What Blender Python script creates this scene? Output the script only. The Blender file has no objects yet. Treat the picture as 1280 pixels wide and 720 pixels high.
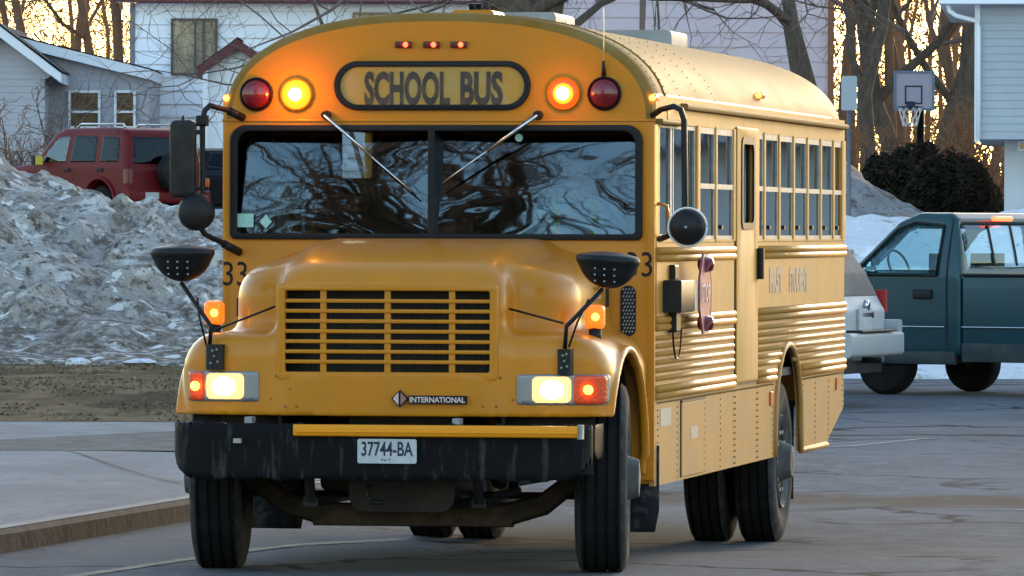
import bpy, math, random
import numpy as np
from mathutils import Vector, Matrix, noise

# ------------------------------------------------------------------ camera, sky, sun, exposure
SC = bpy.context.scene
COL = SC.collection
R = math.radians
FPX = 8440.0                       # focal length in pixels of a 1280-wide frame
CAMZ = 1.85
PITCH = R(-0.489); ROLL = R(0.15)
cd = bpy.data.cameras.new('camera'); cam = bpy.data.objects.new('camera', cd); COL.objects.link(cam)
cd.sensor_width = 36.0; cd.lens = FPX / 1280 * 36.0; cd.clip_start = 1.0; cd.clip_end = 3000
cam.matrix_world = Matrix.Translation((0, 0, CAMZ)) @ Matrix.Rotation(R(90) + PITCH, 4, 'X') @ Matrix.Rotation(ROLL, 4, 'Z')
SC.camera = cam

SUN_EL = R(8.0); SUN_AZ = R(15.0)          # azimuth measured from +Y towards +X
world = bpy.data.worlds.new('World'); SC.world = world; world.use_nodes = True
wn = world.node_tree.nodes; wl = world.node_tree.links
sky = wn.new('ShaderNodeTexSky'); sky.sky_type = 'NISHITA'; sky.sun_disc = False
sky.sun_elevation = SUN_EL; sky.sun_rotation = SUN_AZ; sky.air_density = 1.0; sky.dust_density = 0.8; sky.ozone_density = 1.4
bg = wn['Background']; bg.inputs['Strength'].default_value = 0.15
wl.new(sky.outputs[0], bg.inputs['Color'])
sd = bpy.data.lights.new('sun', 'SUN'); sun = bpy.data.objects.new('sun', sd); COL.objects.link(sun)
sd.energy = 0.5; sd.angle = R(10); sd.color = (1.0, 0.74, 0.5)
sdir = Vector((math.sin(SUN_AZ) * math.cos(SUN_EL), math.cos(SUN_AZ) * math.cos(SUN_EL), math.sin(SUN_EL)))
sun.rotation_euler = (-sdir).to_track_quat('-Z', 'Y').to_euler()
SC.view_settings.view_transform = 'Standard'; SC.view_settings.look = 'None'
SC.view_settings.gamma = 1; SC.view_settings.use_curve_mapping = False
SC.view_settings.exposure = 2.25

# ------------------------------------------------------------------ helpers
def at(px, py, Y):
    u = (px - 640) / FPX; v = -(py - 360) / FPX
    u2 = u * math.cos(ROLL) - v * math.sin(ROLL); v2 = u * math.sin(ROLL) + v * math.cos(ROLL)
    d = Vector((u2, math.cos(PITCH) - v2 * math.sin(PITCH), math.sin(PITCH) + v2 * math.cos(PITCH)))
    t = Y / d.y
    return Vector((0, 0, CAMZ)) + d * t

def sm(a, b, x):
    t = min(1, max(0, (x - a) / (b - a))); return t * t * (3 - 2 * t)

def fbm(x, y, z=0.0, o=5):
    return noise.fractal(Vector((x, y, z)), 0.7, 2.1, o)

def ground(x, y):
    z = (-0.12 * sm(37.5, 42.5, y) + 0.12 * sm(46, 56, y)) * sm(-2.0, -.2, x) + 0.12 * sm(60, 72, y) - 0.12 * sm(78, 86, y)
    z += 1.9 * sm(97, 112, y)
    return z

def empty(name, loc=(0, 0, 0), rz=0.0):
    o = bpy.data.objects.new(name, None); COL.objects.link(o)
    o.location = loc; o.rotation_euler = (0, 0, rz); o.empty_display_size = 0.3
    return o

def tag(o, label=None, cat=None, group=None, kind=None):
    if label: o['label'] = label
    if cat: o['category'] = cat
    if group: o['group'] = group
    if kind: o['kind'] = kind
    return o

def link(name, me, mat=None, parent=None, smooth=None):
    me.name = name
    o = bpy.data.objects.new(name, me); COL.objects.link(o)
    if mat is not None:
        me.materials.clear(); me.materials.append(mat)
    if parent is not None: o.parent = parent
    if smooth is not None and len(me.polygons):
        if smooth is True:
            me.polygons.foreach_set('use_smooth', [True] * len(me.polygons))
        else:
            me.set_sharp_from_angle(angle=R(smooth)); me.polygons.foreach_set('use_smooth', [True] * len(me.polygons))
    return o

class MB:
    def __init__(s): s.v = []; s.f = []
    def add(s, vs, fs):
        n = len(s.v); s.v += [tuple(v) for v in vs]; s.f += [tuple(n + i for i in f) for f in fs]; return s
    def box(s, c, h, rot=None):
        vs = [Vector((sx * h[0], sy * h[1], sz * h[2])) for sx in (-1, 1) for sy in (-1, 1) for sz in (-1, 1)]
        if rot is not None: vs = [rot @ v for v in vs]
        vs = [v + Vector(c) for v in vs]
        return s.add(vs, [(0, 1, 3, 2), (4, 6, 7, 5), (0, 4, 5, 1), (2, 3, 7, 6), (0, 2, 6, 4), (1, 5, 7, 3)])
    def box2(s, a, b):
        return s.box([(a[i] + b[i]) / 2 for i in range(3)], [abs(b[i] - a[i]) / 2 for i in range(3)])
    def rbox(s, a, b, r=0.01, n=2):
        # box with its four edges along the longest axis rounded
        ax = max(range(3), key=lambda i: abs(b[i] - a[i])); o = [i for i in range(3) if i != ax]
        c = [(a[i] + b[i]) / 2 for i in range(3)]; h = [abs(b[i] - a[i]) / 2 for i in range(3)]
        r = min(r, h[o[0]] * .95, h[o[1]] * .95); ring = []
        for k, (sx, sy) in enumerate(((1, 1), (-1, 1), (-1, -1), (1, -1))):
            for j in range(n + 1):
                t = (k + j / n) * math.pi / 2
                ring.append((sx * (h[o[0]] - r) + r * math.cos(t), sy * (h[o[1]] - r) + r * math.sin(t)))
        vs = []
        for e in (-1, 1):
            for p in ring:
                v = [0, 0, 0]; v[ax] = c[ax] + e * h[ax]; v[o[0]] = c[o[0]] + p[0]; v[o[1]] = c[o[1]] + p[1]; vs.append(v)
        m = len(ring)
        fs = [(i, (i + 1) % m, m + (i + 1) % m, m + i) for i in range(m)] + [tuple(range(m))[::-1], tuple(range(m, 2 * m))]
        return s.add(vs, fs)
    def tube(s, pts, rad, k=8, cap=True):
        pts = [Vector(p) for p in pts]
        if not hasattr(rad, '__len__'): rad = [rad] * len(pts)
        rings = []; up = None
        for i, p in enumerate(pts):
            d = (pts[min(i + 1, len(pts) - 1)] - pts[max(i - 1, 0)])
            if d.length < 1e-9: d = Vector((0, 0, 1))
            d.normalize()
            if up is None: up = Vector((1, 0, 0)) if abs(d.x) < .8 else Vector((0, 1, 0))
            a = d.cross(up)
            if a.length < 1e-5: a = d.orthogonal()
            a.normalize(); b = a.cross(d).normalized(); up = b
            rings.append([p + (a * math.cos(2 * math.pi * j / k) + b * math.sin(2 * math.pi * j / k)) * rad[i] for j in range(k)])
        vs = [v for r in rings for v in r]
        fs = [(i * k + j, i * k + (j + 1) % k, (i + 1) * k + (j + 1) % k, (i + 1) * k + j) for i in range(len(pts) - 1) for j in range(k)]
        if cap: fs += [tuple(range(k))[::-1], tuple(range((len(pts) - 1) * k, len(pts) * k))]
        return s.add(vs, fs)
    def lathe(s, prof, origin=(0, 0, 0), axis='x', k=32):
        # prof: list of (along, radius)
        o = Vector(origin); vs = []
        for a, r in prof:
            for j in range(k):
                t = 2 * math.pi * j / k; c, q = math.cos(t) * r, math.sin(t) * r
                vs.append(o + (Vector((a, c, q)) if axis == 'x' else Vector((q, a, c)) if axis == 'y' else Vector((c, q, a))))
        fs = [(i * k + j, i * k + (j + 1) % k, (i + 1) * k + (j + 1) % k, (i + 1) * k + j) for i in range(len(prof) - 1) for j in range(k)]
        if prof[0][1] > 1e-4: fs.append(tuple(range(k))[::-1])
        if prof[-1][1] > 1e-4: fs.append(tuple(range((len(prof) - 1) * k, len(prof) * k)))
        return s.add(vs, fs)
    def build(s, name, mat=None, parent=None, smooth=None):
        me = bpy.data.meshes.new(name); me.from_pydata(s.v, [], s.f); me.validate()
        o = link(name, me, mat, parent, smooth)
        import bmesh
        bm = bmesh.new(); bm.from_mesh(me); bmesh.ops.recalc_face_normals(bm, faces=bm.faces); bm.to_mesh(me); bm.free()
        if smooth is not None and smooth is not True: me.set_sharp_from_angle(angle=R(smooth))
        return o

PLANES = {'xz': lambda u, v, w: (u, w, v),      # outline in x,z ; depth along y
          'yz': lambda u, v, w: (w, u, v), 'xy': lambda u, v, w: (u, v, w)}
def curve_mesh(cv, name):
    o = bpy.data.objects.new('tmp', cv); COL.objects.link(o)
    dg = bpy.context.evaluated_depsgraph_get(); dg.update()
    me = bpy.data.meshes.new_from_object(o.evaluated_get(dg)); bpy.data.objects.remove(o); me.name = name
    return me
def plate(name, loops, plane, w, thick, mat, parent=None, bevel=0.0, smooth=30):
    """flat solid with holes: loops[0] outline, others holes; w = centre of thickness"""
    cv = bpy.data.curves.new(name, 'CURVE'); cv.dimensions = '2D'; cv.fill_mode = 'BOTH'
    for lp in loops:
        sp = cv.splines.new('POLY'); sp.points.add(len(lp) - 1)
        for i, (a, b) in enumerate(lp): sp.points[i].co = (a, b, 0, 1)
        sp.use_cyclic_u = True
    cv.extrude = max(thick / 2 - bevel, 0.0005); cv.bevel_depth = bevel; cv.bevel_resolution = 2; cv.offset = -bevel
    me = curve_mesh(cv, name)
    f = PLANES[plane]
    for v in me.vertices: v.co = f(v.co.x, v.co.y, v.co.z + w)
    o = link(name, me, mat, parent, smooth)
    import bmesh
    bm = bmesh.new(); bm.from_mesh(me); bmesh.ops.remove_doubles(bm, verts=bm.verts, dist=1e-5)
    bmesh.ops.recalc_face_normals(bm, faces=bm.faces); bm.to_mesh(me); bm.free()
    me.set_sharp_from_angle(angle=R(smooth))
    return o
def text(name, s, size, loc, xdir, updir, mat, parent=None, sx=1.0, extrude=0.002, offset=0.0, align='CENTER', shear=0):
    cv = bpy.data.curves.new(name, 'FONT'); cv.body = s; cv.size = size; cv.align_x = align; cv.align_y = 'CENTER'
    cv.extrude = extrude; cv.offset = offset; cv.resolution_u = 3; cv.shear = shear
    me = curve_mesh(cv, name)
    X = Vector(xdir).normalized(); U = Vector(updir).normalized(); N = X.cross(U)
    M = Matrix((X, U, N)).transposed()
    for v in me.vertices: v.co = M @ Vector((v.co.x * sx, v.co.y, v.co.z)) + Vector(loc)
    return link(name, me, mat, parent)
def rrect(x0, x1, z0, z1, r, n=6):
    if not hasattr(r, '__len__'): r = (r, r, r, r)      # tr, tl, bl, br
    pts = []
    for (cx, cz, sx, sz, k, rr) in ((x1, z1, -1, -1, 0, r[0]), (x0, z1, 1, -1, 1, r[1]), (x0, z0, 1, 1, 2, r[2]), (x1, z0, -1, 1, 3, r[3])):
        for j in range(n + 1):
            t = (k + j / n) * math.pi / 2
            pts.append((cx + sx * rr + rr * math.cos(t), cz + sz * rr + rr * math.sin(t)))
    return pts
def circ(cx, cz, r, n=32, rz=None):
    return [(cx + r * math.cos(2 * math.pi * i / n), cz + (rz or r) * math.sin(2 * math.pi * i / n)) for i in range(n)]

# ---- signed distance solids -> smooth meshes
def nets(fn, lo, hi, h):
    ax = [np.arange(lo[i], hi[i] + h, h) for i in range(3)]
    X = ax[0][:, None, None]; Y = ax[1][None, :, None]; Z = ax[2][None, None, :]
    D = np.broadcast_to(fn(X, Y, Z), (len(ax[0]), len(ax[1]), len(ax[2]))).astype(np.float32)
    s = D < 0
    n = np.zeros(tuple(d - 1 for d in s.shape), np.int8); cor = [(a, b, c) for a in (0, 1) for b in (0, 1) for c in (0, 1)]
    def sl(A, o): return A[o[0]:A.shape[0] - 1 + o[0], o[1]:A.shape[1] - 1 + o[1], o[2]:A.shape[2] - 1 + o[2]]
    for o in cor: n += sl(s, o)
    I = np.argwhere((n > 0) & (n < 8)); vals = [D[I[:, 0] + o[0], I[:, 1] + o[1], I[:, 2] + o[2]] for o in cor]
    acc = np.zeros((len(I), 3)); cnt = np.zeros(len(I))
    for i, a in enumerate(cor):
        for j, b in enumerate(cor):
            if j > i and sum(abs(a[q] - b[q]) for q in range(3)) == 1:
                m = (vals[i] < 0) != (vals[j] < 0); t = np.where(m, vals[i] / np.where(m, vals[i] - vals[j], 1), 0)
                for q in range(3): acc[:, q] += np.where(m, a[q] + (b[q] - a[q]) * t, 0)
                cnt += m
    V = (I + acc / cnt[:, None]) * h + np.array(lo)
    ID = -np.ones(n.shape, np.int64); ID[I[:, 0], I[:, 1], I[:, 2]] = np.arange(len(I))
    F = []
    for a in range(3):
        b, c = (a + 1) % 3, (a + 2) % 3
        s0 = np.take(s, range(s.shape[a] - 1), a); s1 = np.take(s, range(1, s.shape[a]), a)
        E = np.argwhere(s0 != s1); E = E[(E[:, b] > 0) & (E[:, c] > 0) & (E[:, b] < n.shape[b]) & (E[:, c] < n.shape[c])]
        sg = s0[E[:, 0], E[:, 1], E[:, 2]]
        def g(db, dc):
            q = E.copy(); q[:, b] -= db; q[:, c] -= dc; return ID[q[:, 0], q[:, 1], q[:, 2]]
        q = np.stack([g(1, 1), g(0, 1), g(0, 0), g(1, 0)], 1); q[~sg] = q[~sg][:, ::-1]; F.append(q)
    F = np.concatenate(F); F = F[(F >= 0).all(1)]
    me = bpy.data.meshes.new('solid'); me.from_pydata(V.tolist(), [], F.tolist()); me.validate(); return me
def sdf(name, fn, lo, hi, h, mat, parent=None, smooth=True):
    return link(name, nets(fn, lo, hi, h), mat, parent, smooth)
def smin(a, b, k):
    t = np.clip(.5 + .5 * (b - a) / k, 0, 1); return b + (a - b) * t - k * t * (1 - t)
def smax(a, b, k): return -smin(-a, -b, k)
def dbox(X, Y, Z, c, h, r=0.0):
    qx = np.abs(X - c[0]) - h[0] + r; qy = np.abs(Y - c[1]) - h[1] + r; qz = np.abs(Z - c[2]) - h[2] + r
    return np.sqrt(np.maximum(qx, 0) ** 2 + np.maximum(qy, 0) ** 2 + np.maximum(qz, 0) ** 2) + np.minimum(np.maximum(qx, np.maximum(qy, qz)), 0) - r
def dpoly(U, V, pts):
    P = np.array(pts, float); n = len(P)
    d = (U - P[0, 0]) ** 2 + (V - P[0, 1]) ** 2; sgn = np.ones(np.broadcast(U, V).shape)
    j = n - 1
    for i in range(n):
        e = P[j] - P[i]; wx = U - P[i, 0]; wy = V - P[i, 1]
        t = np.clip((wx * e[0] + wy * e[1]) / (e @ e), 0, 1)
        d = np.minimum(d, (wx - e[0] * t) ** 2 + (wy - e[1] * t) ** 2)
        c1 = V >= P[i, 1]; c2 = V < P[j, 1]; c3 = e[0] * wy > e[1] * wx
        sgn = np.where((c1 & c2 & c3) | (~c1 & ~c2 & ~c3), -sgn, sgn); j = i
    return sgn * np.sqrt(d)
def dcap(X, Y, Z, a, b, r0, r1=None):
    r1 = r0 if r1 is None else r1
    a = np.array(a, float); b = np.array(b, float); e = b - a
    t = np.clip(((X - a[0]) * e[0] + (Y - a[1]) * e[1] + (Z - a[2]) * e[2]) / (e @ e), 0, 1)
    return np.sqrt((X - a[0] - e[0] * t) ** 2 + (Y - a[1] - e[1] * t) ** 2 + (Z - a[2] - e[2] * t) ** 2) - (r0 + (r1 - r0) * t)
def dell(X, Y, Z, c, r):
    k = np.sqrt(((X - c[0]) / r[0]) ** 2 + ((Y - c[1]) / r[1]) ** 2 + ((Z - c[2]) / r[2]) ** 2)
    return (k - 1) * min(r)

# ------------------------------------------------------------------ materials
def pm(name, col, rough=0.6, metal=0.0, var=None, vscale=4.0, bump=0.0, bscale=30.0, coat=0.0, spec=0.3, emit=None, estr=0.0, stretch=None, detail=6, lo=.4, hi=.62):
    m = bpy.data.materials.new(name); m.use_nodes = True; nt = m.node_tree; N = nt.nodes; L = nt.links
    b = N['Principled BSDF']; b.inputs['Base Color'].default_value = (*col, 1); b.inputs['Roughness'].default_value = rough
    b.inputs['Metallic'].default_value = metal; b.inputs['Coat Weight'].default_value = coat; b.inputs['Coat Roughness'].default_value = .08
    b.inputs['Specular IOR Level'].default_value = spec
    if emit: b.inputs['Emission Color'].default_value = (*emit, 1); b.inputs['Emission Strength'].default_value = estr
    tc = N.new('ShaderNodeTexCoord'); src = tc.outputs['Object']
    if stretch:
        mp = N.new('ShaderNodeMapping'); mp.inputs['Scale'].default_value = stretch; L.new(src, mp.inputs[0]); src = mp.outputs[0]
    if var:
        nz = N.new('ShaderNodeTexNoise'); nz.inputs['Scale'].default_value = vscale; nz.inputs['Detail'].default_value = detail; nz.inputs['Roughness'].default_value = .65
        L.new(src, nz.inputs['Vector'])
        mr = N.new('ShaderNodeMapRange'); mr.inputs['From Min'].default_value = lo; mr.inputs['From Max'].default_value = hi
        L.new(nz.outputs['Fac'], mr.inputs['Value'])
        mx = N.new('ShaderNodeMix'); mx.data_type = 'RGBA'; mx.inputs[6].default_value = (*col, 1); mx.inputs[7].default_value = (*var, 1)
        L.new(mr.outputs[0], mx.inputs[0]); L.new(mx.outputs[2], b.inputs['Base Color'])
        ra = N.new('ShaderNodeMapRange'); ra.inputs['To Min'].default_value = max(0, rough - .07); ra.inputs['To Max'].default_value = min(1, rough + .12)
        L.new(nz.outputs['Fac'], ra.inputs['Value']); L.new(ra.outputs[0], b.inputs['Roughness'])
    if bump:
        nb = N.new('ShaderNodeTexNoise'); nb.inputs['Scale'].default_value = bscale; nb.inputs['Detail'].default_value = 5
        L.new(src, nb.inputs['Vector'])
        bp = N.new('ShaderNodeBump'); bp.inputs['Strength'].default_value = bump; bp.inputs['Distance'].default_value = .02
        L.new(nb.outputs['Fac'], bp.inputs['Height']); L.new(bp.outputs[0], b.inputs['Normal'])
    return m
def glass(name, tint, refl=1.6, rough=0.02, wav=0.0, wscale=(1, 1, 1), trans=1.0, gcol=(1, 1, 1)):
    m = bpy.data.materials.new(name); m.use_nodes = True; nt = m.node_tree; N = nt.nodes; L = nt.links
    N.remove(N['Principled BSDF']); out = N['Material Output']
    tr = N.new('ShaderNodeBsdfTransparent'); tr.inputs[0].default_value = (*tint, 1)
    gl = N.new('ShaderNodeBsdfGlossy'); gl.inputs['Roughness'].default_value = rough; gl.inputs['Color'].default_value = (*gcol, 1)
    fr = N.new('ShaderNodeFresnel'); fr.inputs['IOR'].default_value = refl
    mx = N.new('ShaderNodeMixShader'); L.new(fr.outputs[0], mx.inputs[0]); L.new(tr.outputs[0], mx.inputs[1]); L.new(gl.outputs[0], mx.inputs[2])
    if wav:
        tc = N.new('ShaderNodeTexCoord'); mp = N.new('ShaderNodeMapping'); mp.inputs['Scale'].default_value = wscale
        nz = N.new('ShaderNodeTexNoise'); nz.inputs['Scale'].default_value = 1; nz.inputs['Detail'].default_value = 1.5
        bp = N.new('ShaderNodeBump'); bp.inputs['Strength'].default_value = 1.0; bp.inputs['Distance'].default_value = wav
        L.new(tc.outputs['Object'], mp.inputs[0]); L.new(mp.outputs[0], nz.inputs['Vector']); L.new(nz.outputs['Fac'], bp.inputs['Height'])
        L.new(bp.outputs[0], gl.inputs['Normal'])
    L.new(mx.outputs[0], out.inputs[0]); return m

YEL = (0.55, 0.195, 0.006)
M = {}
M['yellow'] = pm('bus_yellow', YEL, .34, var=(0.50, 0.185, 0.012), vscale=3.5, coat=.15, bump=.03, bscale=5, lo=.45, hi=.72)
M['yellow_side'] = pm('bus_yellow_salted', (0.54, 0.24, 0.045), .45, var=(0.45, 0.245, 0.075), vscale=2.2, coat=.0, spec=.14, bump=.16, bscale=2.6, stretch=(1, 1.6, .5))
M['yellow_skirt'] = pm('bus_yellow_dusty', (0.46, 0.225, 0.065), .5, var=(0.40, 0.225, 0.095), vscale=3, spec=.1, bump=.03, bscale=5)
M['roof'] = pm('bus_roof_mottled', (0.23, 0.115, 0.020), .62, var=(0.25, 0.155, 0.05), vscale=3, coat=.0, spec=.05, bump=.04, bscale=4, stretch=(1, .4, 1))  # dull yellow with a slightly paler mottle
M['black'] = pm('black_plastic', (.007, .007, .009), .45, var=(.014, .014, .015), vscale=9, spec=.25)
M['blackm'] = pm('black_enamel', (.007, .007, .008), .4, var=(.022, .021, .020), vscale=5, spec=.25, bump=.03, bscale=20)
M['bumper'] = pm('bumper_black_scuffed', (.006, .006, .008), .5, var=(.075, .072, .07), vscale=5, bump=.1, bscale=18, stretch=(3, 1, .6), lo=.55, hi=.8, spec=.08)
M['rubber'] = pm('tyre_rubber', (.008, .008, .009), .85, var=(.022, .021, .021), vscale=7, spec=.15, bump=.1, bscale=60, lo=.45, hi=.85)
M['sidewall'] = pm('tyre_sidewall_dusty', (.02, .02, .022), .9, var=(.055, .053, .052), vscale=9, spec=.2)
M['gasket'] = pm('rubber_gasket', (.006, .006, .008), .5, spec=.25)
M['chrome'] = pm('bright_metal', (.6, .6, .62), .25, 1.0)
M['alu'] = pm('aluminium_frame', (.30, .31, .32), .5, .3, var=(.24, .25, .26), vscale=12)
M['rust'] = pm('rusty_steel', (.035, .025, .019), .8, spec=.2, var=(.07, .048, .034), vscale=8, bump=.2)
M['dirtgrey'] = pm('mud_flap_dirty', (.012, .013, .016), .8, spec=.2, var=(.14, .14, .145), vscale=7, lo=.5, hi=.8)
M['rimm'] = pm('wheel_rim_grey', (.12, .115, .115), .7, .0, var=(.07, .066, .064), vscale=8)
M['redl'] = pm('red_lens', (.16, .006, .008), .22, coat=.6, bump=.15, bscale=60)
M['amberl'] = pm('amber_lens', (.75, .14, .01), .2, coat=.6, emit=(1, .16, .008), estr=.28, bump=.3, bscale=70)
M['amberglow'] = pm('amber_bulb', (1, .4, .05), .3, emit=(1, .30, .02), estr=3.5)
M['flash'] = pm('flasher_lit', (.45, .08, .01), .3, emit=(1, .19, .008), estr=.95, bump=.5, bscale=60)
M['flashcore'] = pm('flasher_core', (1, .7, .3), .3, emit=(1, .62, .17), estr=4)
M['flashrim'] = pm('flasher_rim_lit', (.6, .03, .01), .3, emit=(1, .045, .004), estr=.6)
M['head'] = pm('headlight_lit', (.30, .20, .09), .25, emit=(1, .55, .20), estr=.36, bump=.2, bscale=60)
M['redglow'] = pm('red_bulb', (1, .1, .05), .3, emit=(1, .035, .012), estr=3.0)
M['hot'] = pm('lamp_filament_glow', (.6, .5, .4), .3, emit=(1, .80, .42), estr=6)
M['dkred'] = pm('marker_dark', (.10, .02, .02), .35)
M['white'] = pm('white_paint', (.7, .7, .7), .5)
M['hatchw'] = pm('hatch_grey_white', (.36, .36, .36), .6, var=(.28, .28, .28), vscale=4)
M['plate'] = pm('licence_plate_white', (.50, .51, .52), .5, var=(.42, .43, .45), vscale=20)
M['navy'] = pm('navy_ink', (.02, .025, .05), .5)
M['badge'] = pm('badge_pink_white', (.62, .47, .45), .4)
M['badgek'] = pm('badge_red', (.35, .16, .15), .4)
M['signglass'] = pm('destination_sign_face', (.46, .24, .035), .25, var=(.40, .27, .10), vscale=4, coat=.5)
M['signtxt'] = pm('sign_letters_faded_black', (.045, .032, .03), .45, var=(.09, .06, .045), vscale=12)
M['stopred'] = pm('stop_red_faded', (.34, .05, .055), .5, var=(.42, .14, .14), vscale=9)
M['stopw'] = pm('stop_white_faded', (.55, .33, .34), .5)
M['sticker'] = pm('sticker_grey', (.33, .31, .30), .6, var=(.45, .36, .25), vscale=30)
M['faded'] = pm('faded_lettering', (.27, .18, .15), .5, var=(.34, .24, .17), vscale=25)
M['orange'] = pm('orange_reflector', (.7, .14, .03), .3)
M['vinyl'] = pm('seat_vinyl', (.02, .025, .03), .5)
M['inside'] = pm('bus_interior', (.06, .065, .065), .8)
M['mint'] = pm('sticker_mint', (.25, .55, .48), .5, var=(.4, .65, .6), vscale=60)
M['wsglass'] = glass('windshield_glass', (.48, .56, .56), 1.95, .02, wav=.0065, wscale=(1.3, 1, 3.4), gcol=(.74, .92, 1.0))
M['busglass'] = glass('bus_window_glass', (.16, .17, .18), 2.2, .04, wav=.004, wscale=(2, 2, 3), gcol=(.8, .85, .9))
M['asphalt'] = None

# ================================================================== GROUND AND SETTING
def nodemat(name):
    m = bpy.data.materials.new(name); m.use_nodes = True
    return m, m.node_tree.nodes, m.node_tree.links, m.node_tree.nodes['Principled BSDF']
def noise_n(N, L, src, scale, detail=6, rough=.6, stretch=None):
    if stretch:
        mp = N.new('ShaderNodeMapping'); mp.inputs['Scale'].default_value = stretch; L.new(src, mp.inputs[0]); src = mp.outputs[0]
    n = N.new('ShaderNodeTexNoise'); n.inputs['Scale'].default_value = scale; n.inputs['Detail'].default_value = detail; n.inputs['Roughness'].default_value = rough
    L.new(src, n.inputs['Vector']); return n.outputs['Fac']
def mrange(N, L, src, a, b, c=0, d=1):
    m = N.new('ShaderNodeMapRange'); m.interpolation_type = 'SMOOTHSTEP'
    for k, v in zip(('From Min', 'From Max', 'To Min', 'To Max'), (a, b, c, d)): m.inputs[k].default_value = v
    L.new(src, m.inputs['Value']); return m.outputs[0]
def mixc(N, L, fac, a, b):
    m = N.new('ShaderNodeMix'); m.data_type = 'RGBA'
    for k, v in ((6, a), (7, b)):
        if isinstance(v, tuple): m.inputs[k].default_value = (*v, 1)
        else: L.new(v, m.inputs[k])
    if isinstance(fac, float): m.inputs[0].default_value = fac
    else: L.new(fac, m.inputs[0])
    return m.outputs[2]
def mathn(N, L, op, a, b=None):
    m = N.new('ShaderNodeMath'); m.operation = op
    for i, v in enumerate((a, b)):
        if v is None: continue
        if isinstance(v, (int, float)): m.inputs[i].default_value = v
        else: L.new(v, m.inputs[i])
    return m.outputs[0]

def mat_asphalt():
    m, N, L, b = nodemat('asphalt_worn'); tc = N.new('ShaderNodeTexCoord'); P = tc.outputs['Object']
    fine = noise_n(N, L, P, 45, 3, .8); mid = noise_n(N, L, P, 3.2, 6, .65); big = noise_n(N, L, P, .35, 4, .6, (1, .5, 1))
    c = mixc(N, L, mrange(N, L, fine, .3, .7), (.058, .060, .068), (.165, .167, .176))
    c = mixc(N, L, mrange(N, L, mid, .46, .66, 0, .75), c, (.18, .182, .192))
    c = mixc(N, L, mrange(N, L, noise_n(N, L, P, 1.4, 7, .7, (1, .22, 1)), .50, .66, 0, .8), c, (.085, .086, .094))
    c = mixc(N, L, mrange(N, L, big, .42, .62, 0, .8), c, (.15, .152, .162))
    c = mixc(N, L, mrange(N, L, noise_n(N, L, P, 6, 4, .8, (1, .15, 1)), .56, .70, 0, .7), c, (.165, .167, .175))
    # sand and grit streaks washed across the lot
    sx = N.new('ShaderNodeSeparateXYZ'); L.new(P, sx.inputs[0])
    def band(y0, w, sc, thr, slope=0.0):
        y = mathn(N, L, 'SUBTRACT', sx.outputs[1], mathn(N, L, 'ADD', mathn(N, L, 'MULTIPLY', sx.outputs[0], slope), y0))
        wob = mathn(N, L, 'MULTIPLY', mathn(N, L, 'SUBTRACT', noise_n(N, L, P, .8, 4, .6), .5), 2.2)
        d = mathn(N, L, 'ABSOLUTE', mathn(N, L, 'ADD', y, wob))
        a = mrange(N, L, d, w, w * .3)
        return mathn(N, L, 'MULTIPLY', a, mrange(N, L, noise_n(N, L, P, sc, 5, .7, (1, .25, 1)), thr, thr + .25))
    c = mixc(N, L, band(49.2, 1.2, 5, .22, -.15), c, (.095, .072, .058))
    c = mixc(N, L, band(46.2, 1.3, 6, .42, -.1), c, (.11, .098, .09))
    c = mixc(N, L, band(58.0, 4, 4, .45, .3), c, (.135, .137, .142))
    c = mixc(N, L, band(38.6, 1.2, 4, .42, .5), c, (.13, .127, .125))
    spk = N.new('ShaderNodeTexVoronoi'); spk.inputs['Scale'].default_value = 9; L.new(P, spk.inputs['Vector'])
    c = mixc(N, L, mrange(N, L, spk.outputs['Distance'], .06, .03), c, (.30, .30, .31))
    sp2 = N.new('ShaderNodeTexVoronoi'); sp2.inputs['Scale'].default_value = 3.1; L.new(P, sp2.inputs['Vector'])
    c = mixc(N, L, mrange(N, L, sp2.outputs['Distance'], .045, .02), c, (.04, .036, .034))
    vc = N.new('ShaderNodeTexVoronoi'); vc.feature = 'DISTANCE_TO_EDGE'; vc.inputs['Scale'].default_value = .28
    va = N.new('ShaderNodeVectorMath'); va.operation = 'MULTIPLY_ADD'; nn_ = N.new('ShaderNodeTexNoise'); nn_.inputs['Scale'].default_value = 1.1; nn_.inputs['Detail'].default_value = 5; L.new(P, nn_.inputs['Vector'])
    L.new(nn_.outputs['Color'], va.inputs[0]); va.inputs[1].default_value = (1.6, 1.6, 0); L.new(P, va.inputs[2]); L.new(va.outputs[0], vc.inputs['Vector'])
    crk = mathn(N, L, 'MULTIPLY', mrange(N, L, vc.outputs['Distance'], .022, .008), mrange(N, L, noise_n(N, L, P, .25, 3, .5), .42, .55)); c = mixc(N, L, crk, c, (.035, .033, .034))
    L.new(c, b.inputs['Base Color']); b.inputs['Roughness'].default_value = .95; b.inputs['Specular IOR Level'].default_value = .06
    bp = N.new('ShaderNodeBump'); bp.inputs['Strength'].default_value = .5; bp.inputs['Distance'].default_value = .012
    L.new(mathn(N, L, 'ADD', fine, mathn(N, L, 'MULTIPLY', mid, 1.5)), bp.inputs['Height']); L.new(bp.outputs[0], b.inputs['Normal'])
    return m
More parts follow.
